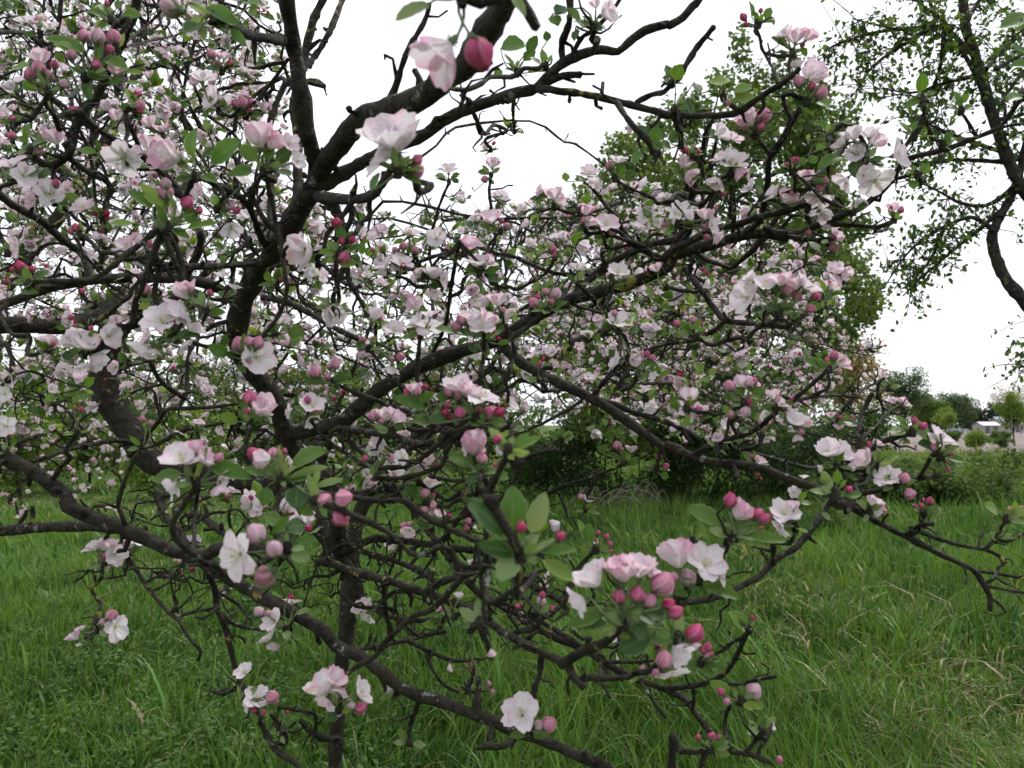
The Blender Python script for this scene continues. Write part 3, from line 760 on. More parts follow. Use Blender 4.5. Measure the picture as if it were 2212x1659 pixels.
def build_sheds():
    glass = mat_plain('dark_glass', (0.02, 0.025, 0.03), 0.15, 3, 0.1)
    doorm = mat_plain('door_paint', (0.07, 0.065, 0.07), 0.6, 4, 0.2)
    def shed(name, label, cat, x, d, w, dep, h, rise, wall, roof, openings):
        p = P(x, 930, d); z0 = -0.05
        root = thing(name, label, cat, (p[0], p[1], 0.0)); root.rotation_euler = (0, 0, 0.10)
        a = Acc(); box(a, (-w / 2, -dep / 2, z0), (w / 2, dep / 2, h)); link('wall', a.mesh('wall', wall, smooth=False), root)
        a = Acc()
        e = 0.15
        if rise > 0:
            for s in (-1, 1):
                y0, y1 = s * (dep / 2 + e), 0.0
                v = np.array([[-w / 2 - e, y0, h - 0.03], [w / 2 + e, y0, h - 0.03], [w / 2 + e, y1, h + rise], [-w / 2 - e, y1, h + rise]])
                v2 = v + [0, 0, 0.08]
                a.add(np.vstack([v, v2]), [[0, 1, 2], [0, 2, 3], [4, 6, 5], [4, 7, 6], [0, 4, 5], [0, 5, 1], [1, 5, 6], [1, 6, 2], [3, 2, 6], [3, 6, 7], [0, 3, 7], [0, 7, 4]])
            g = Acc()
            for s in (-1, 1):
                xx = s * (w / 2 - 0.03); g.add([[xx, -dep / 2, h], [xx, dep / 2, h], [xx, 0, h + rise - 0.03], [xx - s * .05, -dep / 2, h], [xx - s * .05, dep / 2, h], [xx - s * .05, 0, h + rise - 0.03]], [[0, 1, 2], [3, 5, 4], [0, 2, 5], [0, 5, 3], [1, 4, 5], [1, 5, 2]])
            link('gable', g.mesh('gable', wall, smooth=False), root)
        else:
            box(a, (-w / 2 - e, -dep / 2 - e, h + 0.003), (w / 2 + e, dep / 2 + e, h + 0.11))
        link('roof', a.mesh('roof', roof, smooth=False), root)
        for nm, x0, x1, zz0, zz1 in openings:
            a = Acc(); box(a, (x0, -dep / 2 - 0.04, zz0), (x1, -dep / 2 - 0.003, zz1)); o = link(nm, a.mesh(nm, doorm if nm == 'door' else glass, smooth=False), root)
            f = Acc()
            for q in ((x0 - .06, x0, zz0, zz1), (x1, x1 + .06, zz0, zz1), (x0 - .06, x1 + .06, zz1, zz1 + .06)): box(f, (q[0], -dep / 2 - 0.06, q[2]), (q[1], -dep / 2 - 0.003, q[3]))
            link('frame', f.mesh('frame', wall, smooth=False), o)
    mv = mat_plain('mauve_render', (0.25, 0.22, 0.225), 0.85, 2, 0.12); pale = mat_plain('pale_board', (0.27, 0.255, 0.255), 0.8, 3, 0.12)
    slate = mat_plain('blue_slate', (0.17, 0.21, 0.28), 0.6, 3, 0.12); tin = mat_plain('grey_tin', (0.24, 0.24, 0.27), 0.45, 3, 0.1); white = mat_plain('white_paint', (0.50, 0.50, 0.50), 0.6, 3, 0.06)
    blue = mat_plain('blue_tarp', (0.30, 0.40, 0.55), 0.6, 3, 0.12)
    shed('shed', 'flat mauve grey shed at the far edge of the bare field', 'shed', 2024, 150, 4.6, 3.0, 1.9, 0, mv, pale, [('door', 1.5, 2.1, 0, 1.6), ('window', -1.6, -0.9, 0.8, 1.4)])
    shed('field_shelter', 'low pale roofed shelter between the mauve shed and the house', 'shed', 2131, 152, 3.6, 3.0, 1.5, 0.7, pale, tin, [('door', -1.3, -0.5, 0, 1.35), ('door', 0.3, 1.1, 0, 1.35)])
    shed('house', 'small pale house with blue grey pitched roof at the right horizon', 'house', 2172, 178, 5.4, 4.6, 1.7, 1.7, mat_plain('cream_wall', (0.30, 0.28, 0.265), 0.85, 2, 0.1), slate, [('door', 0.7, 1.4, 0, 1.5), ('window', -1.9, -1.0, 0.7, 1.35), ('window', 1.7, 2.4, 0.7, 1.35)])
    shed('trailer', 'low white and blue trailer parked beside the mauve shed', 'trailer', 2064, 146, 3.2, 2.0, 0.85, 0, white, blue, [('window', -1.0, -0.2, 0.35, 0.65)])
    p = P(2095, 930, 147)
    for i, x in enumerate((2050, 2080, 2100, 2112, 2150, 2205)):
        q = P(x, 932, 144); root = Acc(); tube(root, [(q[0], q[1], -0.1), (q[0], q[1], 0.5), (q[0], q[1], 1.15)], [0.07, 0.07, 0.06], 6, 0.03)
        o = link('fence_post', root.mesh('fence_post', MB2, (q[0], q[1], 0), smooth=False)); o.location = (q[0], q[1], 0)
        o['label'] = ('weathered fence post at the left end of the blue and white trailer', 'weathered fence post at the right end of the blue and white trailer', 'weathered fence post halfway between trailer and pale roofed shelter', 'weathered fence post just left of the pale roofed shelter', 'weathered fence post just right of the pale roofed shelter', 'weathered fence post right of the house, nearest the picture edge')[i]; o['category'] = 'post'; o['group'] = 'fence posts before the sheds'

M_CANE = mat_plain('dead_cane', (0.20, 0.16, 0.14), 0.9, 20, 0.3)
build_far()
build_sheds()

# ------------------------------------------------------------------ the leaning leafy tree at the right edge
def build_right_tree():
    rs = np.random.RandomState(201)
    D0 = 5.2
    foot = P(2640, 1480, D0); foot[2] = float(terrain(foot[0], foot[1]))
    root = thing('leaning_tree', 'leaning dark stemmed tree with loose green leaves at the upper right edge', 'tree', foot - [0, 0, 0.03]); org = np.array(root.location)
    W = []
    def limb(nm, px, w0, w1, dj=0.0, sides=9):
        dep = D0 + dj * np.linspace(0, 1, len(px)) + 0.05 * np.sin(np.arange(len(px)) * 1.3)
        pts = np.array([P(x, y, d) for (x, y), d in zip(px, dep)]); rad = np.linspace(w0, w1, len(px)) * 0.5 * D0 / F
        if nm == 'trunk': pts[0] = foot - [0, 0, 0.08]
        pr = smooth_path(np.column_stack([pts, rad]), 0.035); pr[:, 3] = np.maximum(pr[:, 3], 0.003)
        a = Acc(); tube(a, pr[:, :3], pr[:, 3], sides, 0.07, rs=rs); link(nm, a.mesh(nm, MB2, org), root)
        W.append(pr); return pr
    limb('trunk', [(2640, 1480), (2560, 1150), (2430, 880), (2290, 740), (2212, 650), (2165, 590), (2143, 515), (2160, 470)], 36, 19)
    limb('limb', [(2160, 470), (2195, 400), (2212, 330), (2230, 220), (2260, 60), (2270, -100)], 18, 11)
    limb('limb', [(2560, 1150), (2400, 700), (2260, 470), (2205, 400), (2165, 310), (2130, 200), (2110, 130), (2085, 50), (2076, -80)], 30, 18)
    B = [[(2125, 195), (2050, 60), (1990, 10), (1900, -60)], [(2110, 130), (2040, 60), (1960, 65), (1900, 55), (1840, 40)], [(2150, 270), (2090, 130), (2010, 60)], [(2060, 60), (1950, 62), (1870, 75), (1810, 95), (1780, 110)],
         [(2150, 150), (2220, 110), (2280, 80)], [(2130, 150), (2180, 90), (2240, 40)], [(2145, 260), (2190, 180), (2240, 120)], [(2180, 350), (2060, 345), (2010, 350), (1970, 360)], [(2205, 390), (2140, 440), (2080, 440), (2040, 420), (2000, 400), (1960, 390)],
         [(2150, 500), (2100, 470), (2040, 490), (1990, 520), (1950, 560), (1910, 620)], [(2190, 430), (2110, 500), (2060, 540), (1990, 600), (1950, 640)], [(2170, 330), (2080, 300), (2010, 270), (1960, 250)], [(2120, 160), (2040, 180), (1970, 200), (1900, 190)],
         [(2230, 600), (2270, 700), (2240, 760), (2195, 790)], [(2180, 350), (2240, 330), (2300, 300)], [(2085, 50), (2130, -20), (2180, -60)], [(2010, 60), (1930, 110), (1880, 150), (1850, 200)], [(2040, 490), (2010, 560), (1960, 620)], [(2150, 260), (2200, 250), (2280, 220)], [(2040, 60), (2030, 150), (2000, 230), (2010, 300)]]
    for px in B: limb('branch', px, 11, 3, rs.uniform(-0.6, 0.6), 6)
    # twigs with leaves
    pts = np.vstack([w[len(w) // 4:] for w in W[3:]]); tw = Acc(); els = []
    core = np.array([px_of(p[:3])[:2] for p in pts])
    for k in range(680):
        i = rs.randint(len(pts)); a = pts[i, :3]
        if core[i, 0] < 1800 and rs.rand() < 0.3: continue
        dr = norm(rs.normal(size=3) + np.array([-0.15, 0, -0.15])); L = rs.uniform(0.08, 0.32)
        e = a + dr * L; n = 5; t = np.linspace(0, 1, n)[:, None]
        q = a + (e - a) * t + np.sin(math.pi * t) * rs.normal(size=3) * 0.1 * L
        tube(tw, q, np.linspace(0.004, 0.0015, n), 4, 0.1, rs=rs)
        for j in range(rs.randint(5, 12)):
            b = q[rs.randint(1, n)] + rs.normal(size=3) * 0.02
            ld = norm(rs.normal(size=3) * 0.8 + dr * 0.4 + np.array([0, 0, -0.5])); Ln = rs.uniform(0.026, 0.052)
            els.append((b, ld, Ln))
    o = link('twig_mass', tw.mesh('twig_mass', MB2, org), root); o['kind'] = 'stuff'
    lib = [make_leaf(tn, 700 + s, 1) for tn in 'dn' for s in range(4)]
    lib = [(v, t, c * [1.35, 1.10, 1.25], u) for v, t, c, u in lib]
    lm = [make_mesh('leaf', v, t, c, u, MF) for v, t, c, u in lib]
    order = sorted(range(len(els)), key=lambda i: -(els[i][2]) - (0.05 if 0 < px_of(els[i][0])[0] < 2212 and px_of(els[i][0])[1] > 0 else 0))
    acc = Acc()
    for r_, i in enumerate(order):
        b, ld, Ln = els[i]; nv = norm(rs.normal(size=3) * 0.6 + np.array([0, -0.2, 0.7])); z = norm(nv - ld * (nv @ ld)); x = np.cross(ld, z)
        R = np.stack([x, ld, z], 1) * np.array([Ln * 0.55, Ln, Ln * 0.7]); j = rs.randint(8)
        if r_ < 300: link('leaf', lm[j], root, M4(R, 1.0, b - org))
        else:
            v, t, c, u = lib[j]; acc.add(v @ R.T + b, t, c * rs.uniform(0.8, 1.25), u)
    o = link('foliage_mass', acc.mesh('foliage_mass', MF, org), root); o['kind'] = 'stuff'
build_right_tree()
# ------------------------------------------------------------------ the apple tree in front: traced limbs
# each line: depth at start, depth at end, width at start, width at end | points; coordinates are in nine overlapping
# enlargements of the picture (region:x,y) and are turned into directions, the depths give the places
REG = {1: (0, 0), 2: (713.2, 0), 3: (1443.9, 0), 4: (0, 548.6), 5: (713.2, 548.6), 6: (1443.9, 548.6), 7: (0, 1082.9), 8: (713.2, 1082.9), 9: (1443.9, 1082.9)}
ZS = 0.3472
BRANCHES = """
T 2.0 2.0 100 120 | 8:30,2300 35,1900 30,1659 40,1400 60,1150 75,950 110,760 165,600 130,450 60,330 5:20,1500 -60,1330 -90,1180
T 2.0 1.3 120 165 | 8:60,330 4:2080,1500 1900,1300 1770,1120 1740,1000 1680,860 1580,740 1490,600 1480,440 1530,250 1600,130 1:1640,1659 1760,1480 1850,1320 1950,1170
L 2.0 1.3 118 80 | 4:1770,1120 5:30,1060 150,980 300,850 430,770 600,680 830,600 950,570 1080,520 1200,440 1350,350 1500,280 1700,230 1900,170 2100,80 3:30,1590 200,1540 400,1480 560,1450 740,1470
L 1.3 1.1 135 108 | 1:1950,1170 1970,1050 1900,800 1870,550 1830,300 1780,0 1740,-200
L 1.3 0.62 140 215 | 1:1960,1130 2:-20,1000 60,900 150,780 220,720 360,680 500,640 640,560 720,480 830,420 900,320 980,180 1060,60 1120,-60 1200,-200
L 1.35 1.15 105 52 | 1:1930,1190 2:0,1130 150,1040 300,960 430,900 580,840 720,740 850,680 1000,630 1150,580 1280,550 1350,480 1450,390 1560,340 1680,310 1790,320 1860,260 1960,190 2100,150 3:0,160 90,110 150,40 190,0 240,-120
L 2.1 2.4 140 220 | 8:60,330 4:1800,1480 1500,1420 1200,1360 930,1280 800,1100 690,900 640,680 720,460 800,380 1000,330
L 1.6 1.3 80 65 | 4:1480,420 1460,300 1400,240 1300,190 1150,160 1000,150 800,150 600,160 400,190 240,230 60,300 -100,330
L 1.35 1.1 110 80 | 4:-150,1180 0,1250 120,1310 260,1390 400,1500 7:430,30 540,90 700,140 820,190 950,250 1080,310 1230,350 1330,420 1480,510 1620,590 1760,660 1900,740 2020,810 2090,900 2150,930 8:200,970 320,1060 430,1150 560,1210 700,1250 850,1310 1000,1360 1130,1420 1280,1470 1420,1530 1560,1590 1700,1650 1800,1720 1950,1830
L 1.7 1.5 85 70 | 7:-150,210 0,190 150,170 300,160 450,155 600,160 760,180 900,230
L 1.6 1.15 80 60 | 5:1060,560 1200,680 1400,790 1550,860 1700,940 1850,1040 2000,1150 2120,1230 6:0,1190 150,1260 300,1300 450,1310 600,1340 750,1400 900,1450 1000,1490
L 1.15 1.05 55 35 | 6:1000,1490 9:1100,10 1250,100 1400,180 1500,230 1650,310 1800,380 1900,430 1960,520 2000,590 2000,680
L 1.1 0.95 50 50 | 6:1020,1520 9:940,110 850,220 790,290 700,340 640,390 560,470 450,530 390,560 280,600 180,620 90,630
L 1.5 0.85 60 60 | 7:1980,380 8:0,380 150,440 350,490 500,540 650,590 800,640 900,690 1000,760 1100,830 1250,910 1400,980 1480,1030 1520,1100 1570,1150
B 0.85 0.7 80 60 | 8:1450,1010 1560,940 1700,880 1800,800 1850,730
B 1.1 0.75 55 45 | 8:600,560 700,500 800,470 900,440 990,400
B 0.9 0.8 50 50 | 8:890,440 910,330 920,250
B 1.3 1.0 60 45 | 2:1280,550 1400,560 1600,590 1780,630 1900,660 2050,700 3:0,715 260,720 430,700 520,640 640,560 720,510 790,450 815,425
B 1.2 1.1 50 45 | 2:1780,630 1850,740 1930,830 1980,880
B 1.2 1.1 60 40 | 2:1450,390 1440,280 1490,130 1500,0 1520,-120
B 1.2 1.1 40 30 | 2:1480,400 1560,240 1650,180 1760,60 1800,0 1850,-100
B 1.2 1.2 60 45 | 2:1350,510 1450,470 1560,465
B 1.2 1.1 40 45 | 2:1900,640 2000,590 2080,570 2140,500 3:70,470 130,370 180,290 240,220 280,170
B 1.2 1.2 30 26 | 2:1690,590 1697,515
B 1.15 1.0 60 35 | 2:340,660 390,580 440,430 490,300 560,180 600,100 620,20
B 1.0 1.05 40 35 | 2:720,540 760,550 840,560 940,520 1000,480 1130,480
B 1.05 1.2 35 30 | 2:840,560 820,640 795,690
B 1.3 0.85 90 50 | 1:1970,1200 2:-80,1220 0,1230 130,1240 260,1220 320,1150 370,1070 410,1010
B 1.2 0.95 80 60 | 1:1770,250 1700,245 1560,220 1490,180 1420,140
B 1.6 1.5 75 60 | 1:1850,1330 1850,1200 1850,850 1830,650 1880,450 1910,280 1960,100 2010,0 2060,-120
B 1.6 1.6 50 40 | 1:1880,430 1960,350 2050,200 2130,0 2180,-100
B 1.7 1.7 65 45 | 1:1690,1560 1690,1400 1680,1100 1660,900 1700,700 1780,500
B 1.4 1.1 60 40 | 1:1690,1590 1650,1520 1600,1420 1570,1330 1520,1250 1400,1170 1250,1110
B 1.2 1.0 50 40 | 1:1560,1290 1560,1250 1590,1150 1650,1060
B 1.4 1.1 45 60 | 1:1640,1640 1100,1659 960,1600 990,1500 1010,1400
B 1.6 1.2 60 60 | 4:560,160 1:520,1590 400,1500 250,1370 100,1290 0,1220 -120,1150
B 1.6 1.2 60 40 | 4:1150,165 1:1250,1500 1180,1300 1080,1140 950,1030 860,950 700,860 600,800 500,700
B 1.3 1.1 70 60 | 1:600,810 500,700 590,620 640,520 680,400 740,300 790,200 830,100 850,0 860,-120
B 1.3 1.2 60 50 | 1:500,700 470,800 430,960 300,1030 200,960 150,900
B 1.3 1.3 50 40 | 1:430,980 560,1080 640,1110 700,1170
B 1.3 1.2 40 35 | 1:880,950 830,830 780,700 820,660
B 1.5 1.2 35 40 | 1:300,330 200,230 120,200 0,200 -100,190
B 1.3 1.3 40 30 | 1:300,600 310,330 360,190 380,0 385,-100
B 1.5 1.3 22 16 | 1:740,300 920,150 1000,70 1020,-40
B 1.5 1.5 20 14 | 1:780,290 950,250 1090,220 1170,180
B 1.4 1.4 28 22 | 1:1790,370 1700,500 1620,600 1570,650 1480,700
B 1.4 1.4 20 16 | 1:840,40 900,0 920,120 860,200
L 1.7 1.5 60 50 | 5:1480,290 1620,150 1750,60 2:1700,1659 1850,1580 2000,1520 2180,1470 3:110,1310
B 1.5 1.15 40 32 | 3:80,1530 140,1420 190,1310 260,1220 350,1130
B 1.5 1.2 40 30 | 3:110,1310 130,1250 180,1100 210,950 240,800 280,740
B 1.3 1.2 60 45 | 5:1950,160 3:0,1580 100,1520 300,1420 420,1400 560,1350 700,1320 900,1260 1050,1230
B 1.3 1.1 50 45 | 3:480,1440 570,1370 600,1250 620,1100 625,1000 650,950 720,850 770,760 820,670
B 1.1 1.0 35 30 | 3:770,750 735,680 710,600
B 1.1 1.1 35 28 | 3:640,970 580,890 545,820
B 1.3 1.2 35 28 | 3:400,1440 410,1280 390,1150
B 1.2 1.1 28 22 | 3:780,1300 785,1200 790,1080
B 1.3 1.1 32 26 | 3:985,1240 990,1100 1000,1000 1010,920 1040,830 1080,750
B 1.3 1.1 55 32 | 3:740,1470 900,1410 1050,1350 1200,1290 1290,1220 1380,1130 1470,1000 1600,960 1750,920 1900,860 2050,800 2120,720 2180,630 2260,540
B 1.15 1.1 25 22 | 3:2050,800 2130,780 2260,765
B 1.15 1.1 30 28 | 3:1460,1000 1460,930 1490,890 1540,800 1590,700 1580,610
B 1.15 1.1 24 20 | 3:1920,850 1870,770 1820,690
B 1.2 1.2 30 24 | 3:1290,1220 1380,1130 1500,1090 1550,1070
B 1.3 1.3 45 35 | 3:740,1470 860,1490 960,1500 1000,1530
B 1.2 1.25 40 28 | 3:960,1390 1150,1400 1300,1410 1380,1380
B 1.1 1.05 26 20 | 3:680,520 660,450 620,370 580,300 570,230 540,160
B 1.05 1.0 24 24 | 3:760,480 750,400 770,330
B 1.4 1.1 45 40 | 6:100,90 200,220 280,330 350,410 480,430 620,440 740,450 800,380
B 1.1 1.0 40 34 | 6:600,440 600,370 640,310
B 1.4 1.4 35 26 | 6:350,420 260,490 150,540 0,560 -150,600
B 1.4 1.8 16 10 | 6:620,445 740,520 950,560 1100,600 1230,630
B 1.3 1.05 50 32 | 6:150,1260 300,1170 450,1130 560,1080 640,1010 720,950 800,890 870,830 960,750 990,715
B 1.2 1.25 30 22 | 6:760,920 900,890 1050,880 1190,890
B 1.3 1.1 28 24 | 6:430,1130 395,1060 410,970 450,900
B 1.3 1.4 34 28 | 6:380,1190 470,1240 600,1260 750,1300 860,1330 910,1330
B 1.15 1.0 50 40 | 6:1010,1440 1100,1330 1200,1260 1330,1170 1450,1130 1510,1110
B 1.1 1.1 45 35 | 6:1190,1250 1190,1100 1200,1000 1240,920 1270,870
B 1.1 1.3 20 14 | 6:1200,1150 1300,1060 1350,1000 1400,960 1450,930
B 1.1 1.0 45 38 | 6:1040,1510 1200,1490 1350,1460 1480,1420 1600,1390 1690,1380
B 1.0 1.0 34 30 | 6:1560,1390 1610,1310 1640,1250
B 1.1 1.0 36 28 | 6:1120,1490 1170,1450 1220,1380 1280,1300
B 1.1 1.1 22 20 | 6:1180,1190 1000,1150 860,1110
B 1.5 1.5 26 20 | 6:1160,880 1230,830 1300,800 1340,770
B 1.05 1.05 30 34 | 9:1470,210 1560,150 1650,140
B 1.1 1.1 35 28 | 9:1480,220 1560,190 1700,240 1850,280 1960,300 2060,340 2090,400
B 1.1 1.1 34 22 | 9:1960,300 2040,240 2110,250 2212,200 2300,170
B 1.1 1.1 26 22 | 9:2050,240 2070,160 2120,110
B 1.1 1.1 30 22 | 9:1900,430 2050,450 2212,480 2300,500
B 1.1 1.1 25 18 | 9:1985,530 2100,550 2212,570 2300,590
B 1.1 1.1 24 18 | 9:2000,600 2060,640 2100,690
B 1.4 1.4 30 24 | 9:1560,170 1590,100 1600,60
B 1.2 1.0 40 40 | 9:330,570 330,350 360,300 380,240
B 1.0 1.0 40 36 | 9:655,390 650,350 660,260
B 1.7 1.4 35 26 | 5:1310,1530 1430,1450 1600,1400 1750,1340 1820,1310
B 1.7 1.5 35 26 | 5:1000,1580 1130,1450 1200,1290 1290,1240 1410,1220
B 1.5 1.4 36 30 | 5:1640,870 1720,780 1780,700 1850,680
B 1.6 1.5 48 40 | 5:1620,900 1780,940 1900,990 2050,1030 2212,1100 2300,1150
B 1.8 1.0 55 50 | 5:30,1080 250,1110 400,1130 520,1180 640,1170 760,1120 900,1080 920,1000
B 1.8 1.5 44 36 | 5:60,1110 180,1220 280,1320 380,1430 450,1520 520,1600 8:530,80 600,180 680,250
B 2.0 1.9 65 55 | 5:-40,1500 150,1500 250,1480 350,1470 500,1560
B 1.8 1.8 36 28 | 5:400,1460 540,1400 640,1390 760,1410 850,1410
B 1.5 1.3 30 28 | 5:640,610 680,530 720,430 740,300 760,150 790,0 2:800,1500
B 1.5 1.0 44 34 | 8:690,260 780,140 850,40 5:910,1500 930,1350
B 1.9 1.5 60 50 | 8:60,330 250,240 400,240 560,260 700,280 850,300 930,310
B 1.9 1.7 48 40 | 8:40,240 250,330 400,370 560,440 650,500
B 1.6 1.2 60 45 | 8:700,290 800,430 860,500 940,580 1050,640 1200,740 1400,850 1560,910 1700,1000 1850,1080 2000,1140 2150,1190 9:0,1180 100,1230 160,1310 220,1390 260,1440
B 1.7 1.5 55 45 | 8:930,310 1150,450 1280,540 1400,600 1480,680
B 1.4 1.3 45 40 | 8:1050,640 1200,700 1350,770 1480,850 1600,930
B 1.8 1.7 40 30 | 8:330,500 350,700 380,800 370,870
B 1.5 1.5 38 30 | 8:130,930 350,890 500,860 620,830 720,810
B 1.5 1.5 36 28 | 8:480,865 650,950 760,990 880,990
B 1.5 1.4 26 20 | 8:590,930 650,1070 720,1150 830,1190 960,1180
B 1.5 1.5 22 18 | 8:830,1185 860,1130 890,1080
B 1.8 1.7 42 34 | 8:170,580 330,700 480,740 600,740 720,740
B 1.25 1.25 28 22 | 8:1680,1000 1690,1110 1740,1220
B 1.25 1.25 30 20 | 8:1930,1120 2020,1260 2090,1350
B 1.2 1.1 30 24 | 8:1700,1000 1900,1000 2010,990
B 1.1 1.05 50 55 | 8:1190,1440 1080,1520 960,1520
B 1.1 1.1 45 40 | 8:1010,1370 1000,1430 990,1500
B 1.2 1.0 45 28 | 9:-40,1165 150,1150 260,1120 340,1080 400,1010 440,930 490,830 510,800
B 1.1 1.1 30 24 | 9:300,1110 400,1140 500,1120 670,1090
B 1.1 1.1 30 26 | 9:150,1290 160,1220 150,1150
B 1.1 1.0 60 34 | 9:20,1800 20,1650 30,1450 60,1540 180,1560 300,1530 400,1560 500,1570 600,1610 640,1630
B 1.05 1.0 40 34 | 9:480,1565 550,1480 600,1420
B 1.1 1.05 34 30 | 9:380,1540 350,1400 370,1300 440,1220
B 1.1 1.0 34 28 | 9:230,1550 200,1640 190,1750
B 1.3 1.0 90 70 | 7:1260,360 1340,300 1470,280 1600,290 1700,300 1780,290
B 1.5 1.35 38 24 | 7:760,190 780,330 830,400 900,510 970,600 1050,690 1110,740 1150,810 1200,880 1250,930 1230,990
B 1.45 1.5 26 22 | 7:1080,720 1200,690 1330,665
B 1.5 1.3 50 36 | 7:1270,380 1300,460 1340,560 1350,660 1390,760 1430,900 1460,1020 1480,1080 1520,1160 1530,1240
B 1.45 1.4 30 24 | 7:1350,680 1450,760 1560,790 1640,800
B 1.45 1.4 28 22 | 7:1340,560 1370,575 1480,640 1530,700
B 1.35 1.35 34 26 | 7:1490,1110 1470,1160 1390,1195 1310,1180
B 1.5 1.35 32 22 | 7:800,350 700,340 640,390 630,480 570,540 600,600 630,650 600,710 580,780 540,840
B 1.4 1.4 22 18 | 7:640,480 700,475 780,460
B 1.4 1.4 22 16 | 7:600,520 570,430 500,480 455,505
B 1.5 1.4 50 34 | 7:2100,1480 2060,1480 1950,1440 1870,1370
B 1.5 1.3 30 24 | 7:1960,1440 1960,1330 1850,1300 1730,1280
B 1.35 1.3 50 40 | 7:1530,1230 1600,1330 1680,1500 1760,1580 1850,1640 1900,1750
B 1.35 1.3 34 30 | 7:1690,1510 1780,1500 1760,1420 1690,1330
B 2.0 1.7 60 50 | 7:980,-100 1000,0 1010,90 1060,130 1130,210 1180,330
B 2.0 1.5 60 50 | 7:1160,-150 1170,0 1180,80 1260,100 1380,190 1460,250 1560,420
B 1.8 1.5 34 28 | 7:1200,350 1210,200 1215,50 1240,-100
B 2.2 1.8 40 30 | 4:930,1210 750,1160 600,1180 450,1210 300,1260 200,1290 60,1300
B 2.0 1.7 36 26 | 4:800,1260 870,1180 980,1050 1040,970 1200,960 1350,950 1480,930
B 1.6 1.4 40 30 | 4:1150,900 1000,790 930,660
L 2.2 2.0 110 130 | 4:1000,330 760,300 500,430 300,450 100,440 -150,460
B 1.7 1.5 50 40 | 4:1640,270 1750,290 1850,330 1950,380 2100,470 2250,540
"""

